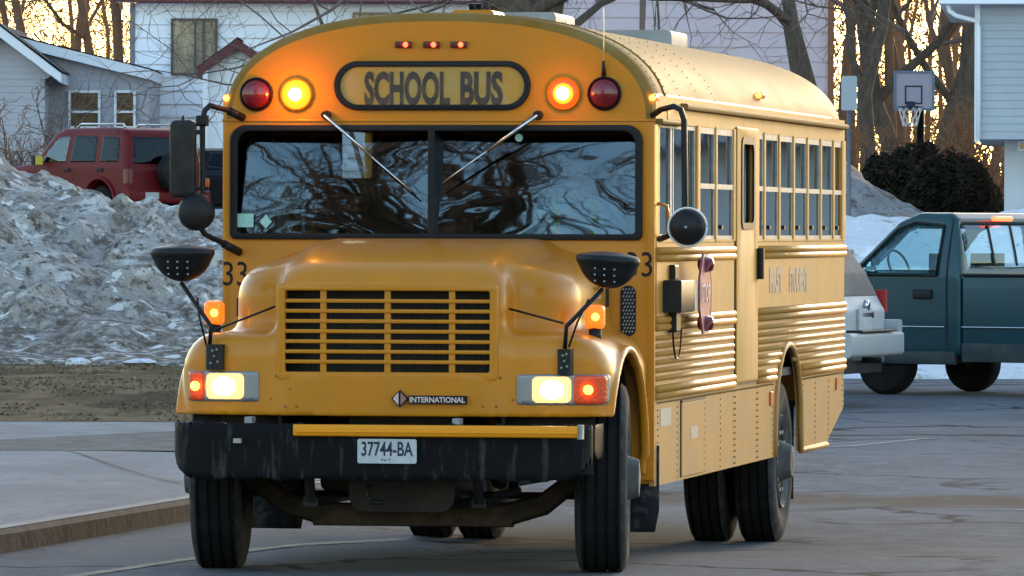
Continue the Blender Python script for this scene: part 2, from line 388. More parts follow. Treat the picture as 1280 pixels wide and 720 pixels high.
def mat_concrete():
    m, N, L, b = nodemat('concrete_apron'); tc = N.new('ShaderNodeTexCoord'); P = tc.outputs['Object']
    a = noise_n(N, L, P, 1.2, 7, .65, (1, .4, 1)); f = noise_n(N, L, P, 30, 3, .7)
    c = mixc(N, L, mrange(N, L, a, .35, .7), (.165, .17, .18), (.24, .24, .25)); c = mixc(N, L, mrange(N, L, noise_n(N, L, P, 5, 5, .75, (1, .2, 1)), .52, .7, 0, .7), c, (.15, .145, .14)); c = mixc(N, L, mrange(N, L, f, .55, .8), c, (.13, .13, .135))
    st = noise_n(N, L, P, .5, 3, .5, (1, .3, 1)); c = mixc(N, L, mrange(N, L, st, .55, .7, 0, .6), c, (.17, .15, .135))
    L.new(c, b.inputs['Base Color']); b.inputs['Roughness'].default_value = .95; b.inputs['Specular IOR Level'].default_value = .06
    bp = N.new('ShaderNodeBump'); bp.inputs['Strength'].default_value = .3; bp.inputs['Distance'].default_value = .01; L.new(f, bp.inputs['Height']); L.new(bp.outputs[0], b.inputs['Normal'])
    return m
def mat_grass():
    m, N, L, b = nodemat('winter_grass'); tc = N.new('ShaderNodeTexCoord'); P = tc.outputs['Object']
    a = noise_n(N, L, P, 1.5, 8, .7, (1, .35, 1)); f = noise_n(N, L, P, 18, 4, .75)
    c = mixc(N, L, mrange(N, L, a, .38, .6), (.085, .060, .036), (.19, .135, .080)); c = mixc(N, L, mrange(N, L, f, .45, .75), c, (.035, .028, .02))
    g = noise_n(N, L, P, .5, 5, .6, (1, .3, 1)); c = mixc(N, L, mrange(N, L, g, .52, .62), c, (.045, .035, .026))
    L.new(c, b.inputs['Base Color']); b.inputs['Roughness'].default_value = .95; b.inputs['Specular IOR Level'].default_value = .03
    bp = N.new('ShaderNodeBump'); bp.inputs['Strength'].default_value = .8; bp.inputs['Distance'].default_value = .04; L.new(f, bp.inputs['Height']); L.new(bp.outputs[0], b.inputs['Normal'])
    return m
def mat_snow(name, dirt=.5, white=(.66, .65, .68)):
    m, N, L, b = nodemat(name); tc = N.new('ShaderNodeTexCoord'); P = tc.outputs['Object']
    a = noise_n(N, L, P, 1.1, 8, .72); f = noise_n(N, L, P, 7, 6, .72); g = noise_n(N, L, P, 26, 3, .7)
    c = mixc(N, L, mrange(N, L, a, .60 - dirt * .2, .68 - dirt * .12), white, (.34, .30, .27))
    s2 = noise_n(N, L, P, 2.6, 7, .75, (1, 1, 2.2)); c = mixc(N, L, mrange(N, L, s2, .60 - dirt * .1, .68 - dirt * .06), c, (.17, .135, .11))
    c = mixc(N, L, mrange(N, L, f, .62 - dirt * .08, .70 - dirt * .06), c, (.10, .078, .062))
    c = mixc(N, L, mrange(N, L, g, .62, .70, 0, .4 + dirt * .4), c, (.07, .055, .045))
    sz = N.new('ShaderNodeSeparateXYZ'); L.new(P, sz.inputs[0])
    foot = mathn(N, L, 'MULTIPLY', mrange(N, L, mathn(N, L, 'ADD', sz.outputs[2], mathn(N, L, 'MULTIPLY', a, 1.4)), 2.0, .9, 0, min(1, dirt)), mrange(N, L, f, .40, .56)); c = mixc(N, L, foot, c, (.12, .092, .07))
    w2 = noise_n(N, L, P, 3.4, 4, .6); c = mixc(N, L, mrange(N, L, w2, .58, .66, 0, .85), c, (min(1, white[0] * 1.2), min(1, white[1] * 1.22), min(1, white[2] * 1.25)))
    L.new(c, b.inputs['Base Color']); b.inputs['Roughness'].default_value = .85; b.inputs['Specular IOR Level'].default_value = .1
    bp = N.new('ShaderNodeBump'); bp.inputs['Strength'].default_value = .45; bp.inputs['Distance'].default_value = .08
    L.new(mathn(N, L, 'ADD', f, mathn(N, L, 'MULTIPLY', g, .4)), bp.inputs['Height']); L.new(bp.outputs[0], b.inputs['Normal'])
    return m
M['asphalt'] = mat_asphalt(); M['concrete'] = mat_concrete(); M['grass'] = mat_grass()
M['snow_dirty'] = mat_snow('snow_plowed_dirty', 1.22, (.62, .57, .53)); M['snow_grey'] = mat_snow('snow_old_grey', .75, (.36, .36, .38)); M['snow_clean'] = mat_snow('snow_cleaner', .08)
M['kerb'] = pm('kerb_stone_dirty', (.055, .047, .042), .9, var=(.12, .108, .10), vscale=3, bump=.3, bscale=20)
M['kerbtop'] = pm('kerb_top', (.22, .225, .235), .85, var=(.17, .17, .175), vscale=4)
M['line'] = pm('worn_paint_white', (.22, .22, .23), .8, var=(.12, .122, .127), vscale=6, lo=.42, hi=.55)
M['lineY'] = pm('worn_paint_yellow', (.17, .155, .115), .8, var=(.10, .098, .092), vscale=6, lo=.42, hi=.55)
M['patch'] = pm('asphalt_patch', (.075, .077, .083), .95, spec=.05, var=(.12, .122, .127), vscale=5, stretch=(1, .4, 1))

def sheet(name, xs, ys, zf, mat, kind='structure'):
    mb = MB(); nx = len(xs); ny = len(ys)
    vs = [(x, y, zf(x, y)) for y in ys for x in xs]
    mb.add(vs, [(j * nx + i, j * nx + i + 1, (j + 1) * nx + i + 1, (j + 1) * nx + i) for j in range(ny - 1) for i in range(nx - 1)])
    o = mb.build(name, mat, None, True); o['kind'] = kind; return o
ysg = [-400, -150, -40, 0, 20, 30] + [30 + i * 1.0 for i in range(1, 96)] + [128, 135, 150, 200, 300, 600, 1500]
sheet('ground', [-900, -300, -100, -50, -25, -12, -6, -4, -3, -2, -1.6, -1.2, -.8, -.4, 0, 1, 2, 4, 6, 12, 25, 50, 100, 300, 900], ysg, lambda x, y: ground(x, y), M['asphalt'])

def kx(y):           # kerb line in plan
    return -2.91 + (y - 38.47) * 0.195
def slab(name, y0, y1, xl, xrf, zo, mat, n=24, face=True):
    mb = MB(); ys = [y0 + (y1 - y0) * i / n for i in range(n + 1)]; m = 14; vs = []
    for y in ys:
        xr = xrf(y)
        for i in range(m + 1):
            x = xl + (xr - xl) * i / m; vs.append((x, y, ground(x, y) + zo))
        vs.append((xr, y, ground(xr, y) - .06))
    w = m + 2
    mb.add(vs, [(j * w + i, j * w + i + 1, (j + 1) * w + i + 1, (j + 1) * w + i) for j in range(n) for i in range(m + 1)])
    o = mb.build(name, mat, None, 35); o['kind'] = 'structure'; return o
edge = lambda y: min(kx(y), 0.6)
slab('sidewalk', 20, 54.2, -40, lambda y: edge(y) - .16, .13, M['concrete'], 60)
slab('path', 54.2, 60.4, -40, lambda y: edge(y) - .16, .128, M['concrete'])
slab('lawn', 60.4, 99, -60, lambda y: .44 + .5 * math.sin(y), .131, M['grass'], 40)
kb = MB(); ys = [20 + i for i in range(46)]
vs = []
for y in ys:
    x = edge(y); z = ground(x, y)
    vs += [(x - .158, y, z - .05), (x - .158, y, z + .134), (x - .03, y, z + .134), (x, y, z + .105), (x + .012, y, z - .05)]
kb.add(vs, [(j * 5 + i, j * 5 + i + 1, (j + 1) * 5 + i + 1, (j + 1) * 5 + i) for j in range(len(ys) - 1) for i in range(4)])
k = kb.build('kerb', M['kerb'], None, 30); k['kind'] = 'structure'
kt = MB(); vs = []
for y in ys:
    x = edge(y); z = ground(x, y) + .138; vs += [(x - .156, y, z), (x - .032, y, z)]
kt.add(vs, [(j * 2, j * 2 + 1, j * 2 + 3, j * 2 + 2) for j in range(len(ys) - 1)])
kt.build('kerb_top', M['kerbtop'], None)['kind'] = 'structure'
def strip(name, pts, w, mat, dz=.004):
    mb = MB(); n = 10; L_ = []
    for a, b in zip(pts[:-1], pts[1:]):
        for i in range(n + 1):
            t = i / n; L_.append((a[0] + (b[0] - a[0]) * t, a[1] + (b[1] - a[1]) * t))
    vs = []
    for i, p in enumerate(L_):
        q = L_[min(i + 1, len(L_) - 1)]; r_ = L_[max(i - 1, 0)]; d = Vector((q[0] - r_[0], q[1] - r_[1])).normalized(); nrm = Vector((-d.y, d.x)) * w / 2
        for s in (1, -1):
            x, y = p[0] + s * nrm.x, p[1] + s * nrm.y; vs.append((x, y, ground(x, y) + dz))
    mb.add(vs, [(2 * i, 2 * i + 1, 2 * i + 3, 2 * i + 2) for i in range(len(L_) - 1)])
    o = mb.build(name, mat); o['kind'] = 'structure'; return o
pa = MB(); vs = []          # dark asphalt wedge crossing the concrete
for i in range(31):
    t = i / 30; x = -8 + 8.0 * t; y0 = 52.4 + .12 * fbm(x, 3); y1 = 54.2 + .25 * fbm(x * 1.3, 8) + 4.6 * max(0, t - .42) / .3
    y1 = min(y1, 59.5)
    for j in range(9): yy = y0 + (y1 - y0) * j / 8; vs.append((x, yy, ground(x, yy) + .1335))
pa.add(vs, [(9 * i + j, 9 * i + j + 1, 9 * i + j + 10, 9 * i + j + 9) for i in range(30) for j in range(8)]); pa.build('driveway_patch', M['patch'])['kind'] = 'structure'
cr = pm('slab_joint_dark', (.085, .08, .078), .9)
for a, b in (((-3.55, 53.0), (-2.25, 46.0)), ((-7.4, 47), (-1.9, 46.6)), ((-8, 41.5), (-3.0, 41.9))):
    strip('slab_joint', [a, b], .025, cr, .134)
strip('road_line', [(1.85, 56.6), (2.9, 58.0), (3.72, 60.35)], .10, M['line'])
strip('road_line', [(2.2, 60.2), (3.72, 60.35)], .10, M['line'])
strip('road_line', [(-3.0, 33.5), (-1.6, 38.6), (-.35, 44.0)], .11, M['lineY'])
strip('road_line', [(5.0, 47.4), (3.0, 47.6)], .08, M['line'])

# ---- snow
def snowbank(name, x0, x1, y0, y1, crest, ridge_y, mat, label, seed, rough=.5, nx=200, ny=80, skew=0.0):
    mb = MB(); vs = []
    for j in range(ny + 1):
        for i in range(nx + 1):
            x = x0 + (x1 - x0) * i / nx; v = j / ny; y = y0 + (y1 - y0) * v
            c = crest(x); ry = ridge_y
            p = sm(0, ry, v) ** .75 if v < ry else sm(1, ry, v)
            e = min(1, (x - x0) / .8, (x1 - x) / .8); e = max(0, e) ** .5
            lump = abs(noise.noise(Vector((x * .9 + seed, y * .8, 1)))) * .42 + abs(noise.noise(Vector((x * 2.1, y * 1.9 + seed, 5)))) * .30 + abs(noise.noise(Vector((x * 4.7, y * 4.5, seed)))) * .22 + abs(noise.noise(Vector((x * 10, y * 10, seed)))) * .12
            nn = (lump - .22) * rough * 1.0 + fbm(x * .4 + seed, y * .4, 0, 3) * rough * .4
            g0 = ground(x, y); h = g0 * 0 + (c * p + nn * min(1, p * 3.5)) * e
            base = g0 + (.15 if x < 1 else 0)
            z = max(base - .15, base * (1 - p) + h) if g0 < .5 else max(base - .15, h)
            if p < .02: z = base - .15
            vs.append((x + fbm(x * .9, y * .9, seed + 4, 3) * .25, y + fbm(x, y, seed + 9, 3) * .3 - (lump - .22) * rough * 1.1 * min(1, p * 4), z))
    w = nx + 1
    mb.add(vs, [(j * w + i, j * w + i + 1, (j + 1) * w + i + 1, (j + 1) * w + i) for j in range(ny) for i in range(nx)])
    o = mb.build(name, mat, None, True); sm2 = o.modifiers.new('melt', 'SMOOTH'); sm2.factor = .5; sm2.iterations = 3; tag(o, label, 'snow bank'); return o
def crestL(x):
    t = [(-30, 3.0), (-7.9, 2.85), (-7.0, 2.62), (-6.3, 2.5), (-5.7, 2.3), (-5.1, 2.18), (-4.5, 2.02), (-3.5, 1.8), (0, 1.6)]
    for (a, za), (b, zb) in zip(t[:-1], t[1:]):
        if x <= b: return za + (zb - za) * max(0, (x - a)) / (b - a)
    return 1.6
snowbank('snow_bank', -16, .4, 82.5, 110, crestL, .58, M['snow_dirty'], 'tall dirty plowed snow bank left of the bus below the red suv', 1.0, .75, 300, 190)
snowbank('snow_bank', 3.2, 8.2, 100.5, 110, lambda x: 2.95 - max(0, x - 5.15) * .62 - max(0, 4.6 - x) * .4, .5, M['snow_grey'], 'old grey snow mound behind the rear of the bus below the dark hedge', 7.0, .35, 90, 70)
snowbank('snow_bank', 2.5, 14, 83, 101, lambda x: 2.02 + .22 * sm(5.5, 8, x), .62, M['snow_clean'], 'long whiter snow ridge behind the teal pickup', 12.0, .30, 200, 130)

def chunk(px, py, w, h, dy, mat, label, Y=None, zb=None):
    rng = random.Random(int(px * 7 + py))
    P = at(px, py, Y or 80)
    mb = MB(); k = 12; vs = []; n = 7
    for i in range(n):
        ph = math.pi * i / (n - 1)
        for j in range(k):
            t = 2 * math.pi * j / k; q = 1 + .35 * fbm(math.cos(t) * 2 + px, math.sin(t) * 2, ph * 2, 3)
            vs.append((math.sin(ph) * math.cos(t) * w / 2 * q, math.sin(ph) * math.sin(t) * dy / 2 * q, math.cos(ph) * h / 2 * q))
    mb.add(vs, [(i * k + j, i * k + (j + 1) % k, (i + 1) * k + (j + 1) % k, (i + 1) * k + j) for i in range(n - 1) for j in range(k)])
    o = mb.build('snow_chunk', mat, None, 50); o.location = P; tag(o, label, 'snow chunk', 'snow chunks lying about the dirty bank'); return o
def gy(py, z=.15): return (CAMZ - z) * FPX / (py - 288)
for (px, py, w, h, lb) in ((169, 479, .13, .09, 'small round white snow chunk on the brown lawn'), (124, 475, .22, .09, 'wide dirty snow chunk on the lawn left of the small round one'),
        (175, 455, .42, .09, 'flat bright sliver of snow at the foot of the snow bank'), (48, 452, .17, .12, 'rounded white snow lump at the foot of the bank near the left edge'),
        (97, 455, .30, .12, 'bluish snow lump at the foot of the bank right of the rounded one'), (190, 486, .26, .04, 'thin broken snow streak on the lawn nearest the bus headlight'),
        (52, 470, .25, .07, 'low flat snow patch on the lawn below the rounded lump'), (82, 478, .3, .05, 'thin snow crust on the lawn left of the wide dirty chunk'), (122, 497, .08, .03, 'tiny snow crumb in the middle of the lawn')):
    chunk(px, py - 2, w, h, w * 1.2, M['snow_clean'], lb, gy(py + h * 40, .17))
chunk(98, 256, .85, .30, .9, M['snow_clean'], 'big smooth white slab of snow on top of the dirty bank below the red suv', 98)
chunk(1145, 474, .5, .25, .5, M['snow_clean'], 'white snow lump seen under the teal pickup', 80)

# grass tufts on the verge (uncountable)
tf = MB(); rng = random.Random(4)
for i in range(9000):
    y = rng.uniform(60.6, 85.5); x = rng.uniform(-7.6, -2.2)
    if fbm(x * .8, y * .25, 2) < -.12: continue
    z = ground(x, y) + .13; h = rng.uniform(.01, .03); a = rng.uniform(0, 6.28); w = .02
    dx, dy = math.cos(a) * w, math.sin(a) * w
    tf.add([(x - dx, y - dy, z), (x + dx, y + dy, z), (x + rng.uniform(-.03, .03), y + rng.uniform(-.03, .03), z + h)], [(0, 1, 2)])
tag(tf.build('dry_grass', pm('dry_grass_blades', (.20, .145, .08), .95, var=(.11, .08, .05), vscale=2)), 'flattened brown winter grass of the verge below the snow bank', 'grass', kind='stuff')

# ================================================================== HOUSES
M['siding_w'] = pm('siding_white', (.85, .85, .89), .6, var=(.81, .81, .86), vscale=1.2)
M['siding_g'] = pm('siding_grey', (.44, .43, .47), .6, var=(.40, .395, .43), vscale=1.2)
M['siding_b'] = pm('siding_blue_grey', (.38, .41, .45), .6, var=(.35, .38, .42), vscale=1.0)
M['siding_l'] = pm('siding_lilac', (.82, .67, .68), .65, var=(.76, .62, .66), vscale=.8)
M['trim_w'] = pm('trim_white', (.80, .81, .86), .5)
M['maroon'] = pm('trim_maroon', (.14, .035, .04), .55, var=(.10, .03, .03), vscale=8)
M['shingle'] = pm('roof_shingles', (.07, .06, .06), .9, var=(.11, .09, .085), vscale=9)
M['hglass'] = glass('house_window_glass', (.85, .84, .82), 1.5, .05, wav=.01, wscale=(1, 1, 1))
M['curtain'] = pm('curtain_cream', (.80, .75, .66), .8, var=(.55, .50, .42), vscale=6, stretch=(5, 1, .5))
M['darkroom'] = pm('dark_room', (.05, .045, .04), .9)
def siding(mb, x0, x1, z0, z1, y, c, proud=.025, lim=None):
    """lap siding facing -Y: each course a board leaning out at its foot"""
    z = z0
    while z < z1 - 1e-4:
        t = min(z + c, z1); a, b = (x0, x1); a2, b2 = a, b
        if lim: a, b = lim(z); a2, b2 = lim(t)
        if b - a > .02:
            if b2 - a2 < .02: a2 = b2 = (a + b) / 2
            mb.add([(a, y - proud, z), (b, y - proud, z), (b2, y, t), (a2, y, t), (a, y, z), (b, y, z)], [(0, 1, 2, 3), (4, 5, 1, 0)])
        z = t
    return mb
def window(root, cx, cz, w, h, y, frame, glassm, back, mull=(), rails=(), fw=.05, nm='window'):
    f = plate(nm, [[(cx - w / 2, cz - h / 2), (cx + w / 2, cz - h / 2), (cx + w / 2, cz + h / 2), (cx - w / 2, cz + h / 2)],
                   [(cx - w / 2 + fw, cz - h / 2 + fw), (cx + w / 2 - fw, cz - h / 2 + fw), (cx + w / 2 - fw, cz + h / 2 - fw), (cx - w / 2 + fw, cz + h / 2 - fw)]], 'xz', y - .04, .1, frame, root)
    g = MB(); g.box((cx, y - .035, cz), (w / 2 - fw, .004, h / 2 - fw)); g.build('pane', glassm, f)
    c = MB(); c.box((cx, y - .012, cz), (w / 2 - fw, .006, h / 2 - fw)); c.build('curtain', back, f)
    m = MB()
    for t in mull: m.box((cx + t * w, y - .05, cz), (.022, .02, h / 2 - fw))
    for t in rails: m.box((cx, y - .052, cz + t * h), (w / 2 - fw, .02, .022))
    if m.v: m.build('muntin', frame, f)
    return f
def house_solid(root, x0, x1, y0, y1, z0, z1, mat, name='wall'):
    b = MB(); b.box2((x0, y0, z0), (x1, y1, z1)); return b.build(name, mat, root)

# white two-storey house behind the red suv
YW = 140.0; a = at(166, 5, YW); b = at(585, 5, YW); zt = a.z + .02; z0 = 1.7
hw = empty('house', (a.x, YW, 1.9)); off = Vector(hw.location)
def rel(v, o): return (v[0] - o.location.x, v[1] - o.location.y, v[2] - o.location.z)
W_ = b.x - a.x
w = MB(); siding(w, 0, W_, -.2, zt - 1.9, 0, .275, .055); w.box2((0, .01, -.2), (W_, 9, zt - 1.9)); w.build('wall', M['siding_w'], hw)
c_ = MB(); c_.box2((-.06, -.06, -.2), (.05, .06, zt - 1.9)); c_.build('corner_board', pm('corner_dark', (.2, .19, .2)), hw)
ev = MB(); ev.box2((-.35, -.5, zt - 1.88), (W_ + .3, .5, zt - 1.62)); ev.build('eave', M['trim_w'], hw)
ev = MB(); ev.box2((-.38, -.53, zt - 1.90), (W_ + .33, -.505, zt - 1.84)); ev.build('eave_trim', M['maroon'], hw)
rf = MB(); rf.add([(-.4, -.55, zt - 1.62), (W_ + .4, -.55, zt - 1.62), (W_ + .4, 4.5, zt + .9), (-.4, 4.5, zt + .9), (-.4, 9.5, zt - 1.62), (W_ + .4, 9.5, zt - 1.62)], [(0, 1, 2, 3), (3, 2, 5, 4), (0, 3, 4), (1, 5, 2)])
rf.build('roof', M['shingle'], hw)
def wpx(root, x0, x1, y0, y1, Y, **kw):
    p = at(x0, y0, Y); q = at(x1, y1, Y); o = root.location
    return window(root, (p.x + q.x) / 2 - o.x, (p.z + q.z) / 2 - o.z, abs(q.x - p.x), abs(p.z - q.z), Y - o.y - .06, **kw)
wpx(hw, 214, 272, 23, 94, YW, frame=pm('frame_brown', (.10, .085, .08)), glassm=M['hglass'], back=M['curtain'], mull=(.02, .2), fw=.045)
wpx(hw, 441, 488, 16, 36, YW, frame=pm('frame_tan', (.25, .16, .10)), glassm=M['hglass'], back=M['curtain'], mull=(0,), fw=.03)
tag(hw, 'two-storey white house with wide siding boards and a curtained window above the red suv', 'house')
# porch gable in front of it
YP = 133.0; pk = at(296, 48, YP); l_ = at(247, 84, YP); r_ = at(349, 80, YP)
hp = empty('porch', (pk.x, YP, 1.9)); zz = lambda p: p.z - 1.9
dx1 = l_.x - pk.x; dx2 = r_.x - pk.x; zp = zz(pk); ze = zz(l_)
g = MB(); g.add([(dx1 + .1, .3, ze - .0), (dx2 - .1, .3, ze), (0, .3, zp - .12)], [(0, 1, 2)]); g.box2((dx1 + .15, .31, -.2), (dx2 - .15, 2.5, ze)); g.build('gable_wall', M['siding_w'], hp)
rf = MB()
for sx in (dx1, dx2):
    rf.add([(0, 0, zp), (sx, 0, ze), (sx, 0, ze - .2), (0, 0, zp - .2), (0, 3, zp), (sx, 3, ze), (sx, 3, ze - .2), (0, 3, zp - .2)], [(0, 1, 2, 3), (4, 7, 6, 5), (0, 4, 5, 1), (3, 2, 6, 7), (1, 5, 6, 2)])
rf.build('roof', M['maroon'], hp)
sh = MB(); sh.add([(-.02, -.02, zp + .03), (dx2 + .05, -.02, ze - .02), (dx2 + .05, 3, ze - .02), (-.02, 3, zp + .03)], [(0, 1, 2, 3)]); sh.add([(0.02, -.02, zp + .03), (dx1 - .05, -.02, ze - .02), (dx1 - .05, 3, ze - .02), (.02, 3, zp + .03)], [(0, 1, 2, 3)]); sh.build('shingles', M['shingle'], hp)
ps = MB(); ps.box2((dx1 + .1, .02, -.1), (dx1 + .2, .12, ze)); ps.box2((dx2 - .2, .02, -.1), (dx2 - .1, .12, ze)); ps.build('post', M['trim_w'], hp)
tag(hp, 'small porch with a maroon gable roof in front of the white house', 'porch')
# carport strip
YC = 136.0; l_ = at(200, 163, YC); r_ = at(420, 165, YC)
hc = empty('carport', (l_.x, YC, 1.9)); wd = r_.x - l_.x; zc = l_.z - 1.9
q = MB(); q.box2((0, 0, zc - .07), (wd, 3, zc)); q.build('roof_edge', M['maroon'], hc)
q = MB(); q.box2((0, .05, zc - .45), (wd, .15, zc - .075)); q.build('beam', M['siding_w'], hc)
q = MB(); q.box2((wd - .2, .1, -.1), (wd, .3, zc - .45)); q.box2((.02, .1, -.1), (.2, .3, zc - .45)); q.build('post', M['siding_w'], hc)
q = MB(); q.box2((.1, 2.9, -.1), (wd, 3, zc - .1)); q.build('back_wall', M['darkroom'], hc)
tag(hc, 'low carport with a thin maroon roof edge against the white house', 'carport')

# grey house at the left edge
YG = 134.0; GP = lambda px, py, dy=0: at(px, py, YG + dy)
hg = empty('house', (GP(60, 100).x, YG, 1.9)); o_ = hg.location
def gz(px, py, dy=0):
    p = GP(px, py, dy); return (p.x - o_.x, dy, p.z - o_.z)
A = gz(-120, 100); Bc = gz(75, 95)
pkx = gz(-2, 33)[0]; pkz = gz(-2, 38)[2]; ex, ez = gz(78, 97)[0], gz(78, 97)[2]
sl = (ez - pkz) / (ex - pkx)
def limg(z):
    rx = ex - .35 if z < ez else pkx + (z - pkz) / sl; lx = 2 * pkx - rx; return (lx, rx)
w = MB(); siding(w, 0, 0, -.2, pkz - .15, 0, .13, .012, limg)
w.box2((2 * pkx - ex + .35, .02, -.2), (ex - .36, 6, ez - .15)); w.build('gable_wall', M['siding_g'], hg)
rf = MB()
for s in (1, -1):
    xx = pkx + s * (ex - pkx)
    rf.add([(pkx, -.45, pkz + .12), (xx, -.45, ez + .08), (xx, -.45, ez - .12), (pkx, -.45, pkz - .1), (pkx, 6.5, pkz + .12), (xx, 6.5, ez + .08), (xx, 6.5, ez - .12), (pkx, 6.5, pkz - .1)], [(0, 1, 2, 3), (4, 7, 6, 5), (3, 2, 6, 7), (1, 5, 6, 2)])
rf.build('rake_board', M['trim_w'], hg)
rf = MB()
for s in (1, -1):
    xx = pkx + s * (ex - pkx + .04)
    rf.add([(pkx, -.5, pkz + .16), (xx, -.5, ez + .11), (xx, 6.5, ez + .11), (pkx, 6.5, pkz + .16)], [(0, 1, 2, 3)])
rf.build('roof', M['shingle'], hg)
# wing going right with its long sloping eave
x0 = gz(10, 43, 1.5); x1 = gz(167, 82, 1.5); sl2 = (x1[2] - x0[2]) / (x1[0] - x0[0])
w = MB()
def limw(z):
    xr = x1[0] + .3; xlim = x0[0] + (z - x0[2]) / sl2 if sl2 < 0 else xr
    return (x0[0] - .5, min(xr, xlim))
siding(w, 0, 0, -.2, x0[2], 1.8, .13, .012, limw)
w.box2((x0[0], 1.82, -.2), (x1[0] + .3, 7, x1[2] - .2)); w.build('wing_wall', M['siding_g'], hg)
rf = MB()
e0 = Vector(x0) + Vector((-1.5, -.05, -1.5 * sl2)); e1 = Vector(x1) + Vector((.35, -.05, .35 * sl2))
rf.add([e0, e1, e1 - Vector((0, 0, .2)), e0 - Vector((0, 0, .2)), e0 + Vector((0, 6, 0)), e1 + Vector((0, 6, 0)), e1 + Vector((0, 6, -.2)), e0 + Vector((0, 6, -.2))], [(0, 1, 2, 3), (3, 2, 6, 7), (1, 5, 6, 2), (4, 7, 6, 5)])
rf.build('fascia', M['trim_w'], hg)
rf = MB(); u = Vector((0, -.04, .03)); rf.add([e0 + u, e1 + u, e1 + Vector((0, 6, .05)), e0 + Vector((0, 6, .05))], [(0, 1, 2, 3)]); rf.build('snow_cover', M['snow_clean'], hg)
tag(hg, 'grey-sided house with white rake boards at the left edge', 'house')
for (pa_, pb_) in ((86, 126), (143, 170)):
    p = GP(pa_, 113, 1.8); q_ = GP(pb_, 161, 1.8)
    window(hg, (p.x + q_.x) / 2 - o_.x, (p.z + q_.z) / 2 - o_.z, q_.x - p.x, p.z - q_.z, 1.74, M['trim_w'], M['hglass'], pm('blind_tan', (.16, .12, .08), .8, var=(.3, .22, .12), vscale=4), rails=(-.06,), fw=.05)

# lilac house behind the middle and right of the bus
YL = 152.0; a = at(566, 5, YL); b = at(1036, 5, YL); hl = empty('house', (a.x, YL, 1.9)); W_ = b.x - a.x
w = MB(); siding(w, 0, W_, -.2, 8.2, 0, .33, .03); w.box2((0, .02, -.2), (W_, 9, 8.2)); w.build('wall', M['siding_l'], hl)
q = MB(); q.box2((W_ - .02, -.1, -.2), (W_ + .12, .1, 8.2)); q.build('corner_board', pm('corner_copper_lit', (.32, .13, .07)), hl)  # coppery sunlight on the house edge is put into the board colour
q = MB(); q.box2((-.4, -.6, 8.2), (W_ + .4, 9.5, 8.4)); q.build('eave', M['trim_w'], hl)
q = MB(); q.add([(-.4, -.6, 8.41), (W_ + .4, -.6, 8.41), (W_ + .4, 9.5, 8.41), (-.4, 9.5, 8.41), (-.4, 4.5, 10.6), (W_ + .4, 4.5, 10.6)], [(0, 1, 5, 4), (2, 3, 4, 5), (0, 4, 3), (1, 2, 5)]); q.build('roof', M['shingle'], hl)
wpx(hl, 575, 700, -12, 17, YL, frame=pm('frame_dark', (.06, .05, .05)), glassm=M['hglass'], back=M['darkroom'], mull=(-.2, .1, .33), fw=.05)
tag(hl, 'tall lilac-grey house wall behind the bus roof and bare branches', 'house')

# blue-grey house at the right edge
YR = 100.0; a = at(1221, 5, YR); hr = empty('house', (a.x, YR, 1.9), -R(4.8)); o_ = hr.location
zt = at(1221, 6, YR).z - 1.9; zb = at(1221, 174, YR).z - 1.9
w = MB(); siding(w, 0, 24, zb, zt, 0, .115, .014); w.box2((0, .02, zb), (24, 8, zt)); w.build('wall', M['siding_b'], hr)  # wall runs on unseen past the frame, lengthened to block sky glow
q = MB(); q.box2((-.03, -.04, zb - .04), (.05, .04, zt)); q.build('corner_board', M['trim_w'], hr)
lx = at(1247, 200, YR + 1.2).x - o_.x
q = MB(); q.box2((lx, 1.2, -.4), (24, 7.6, zb - .002)); q.build('lower_wall', pm('lower_wall_white', (.54, .56, .60), .6, var=(.50, .52, .56), vscale=2), hr)
q = MB(); q.box2((-.55, -.55, zt), (24.5, 8.5, zt + .14)); q.build('eave', M['trim_w'], hr)
q = MB(); q.add([(-.6, -.6, zt + .15), (24.5, -.6, zt + .15), (24.5, 4, zt + 3), (-.6, 4, zt + 3), (-.6, 8.6, zt + .15), (24.5, 8.6, zt + .15)], [(0, 1, 2, 3), (3, 2, 5, 4), (0, 3, 4), (1, 5, 2)]); q.build('roof', M['shingle'], hr)
d = MB(); d.tube([(-.42, -.3, zt + .02), (-.40, -.3, zt - .10), (-.3, -.3, zt - .17), (.0, -.08, zt - .24), (.03, -.08, zt - .34), (.03, -.08, zb)], .035, 8); d.build('downspout', M['trim_w'], hr, True)
wb = at(1264, 176, YR + 1.2); wq = at(1300, 189, YR + 1.2)
window(hr, (wb.x + wq.x) / 2 - o_.x, (wb.z + wq.z) / 2 - o_.z, wq.x - wb.x, wb.z - wq.z, 1.19, M['trim_w'], M['hglass'], M['curtain'], fw=.03)
dr = MB(); dr.box2((at(1275, 210, YR + 1.2).x - o_.x, 1.15, -.3), (3.5, 1.25, at(1275, 196, YR + 1.2).z - o_.z)); dr.build('door', M['siding_b'], hr)
tag(hr, 'blue-grey sided house with a white downspout at the right edge', 'house')

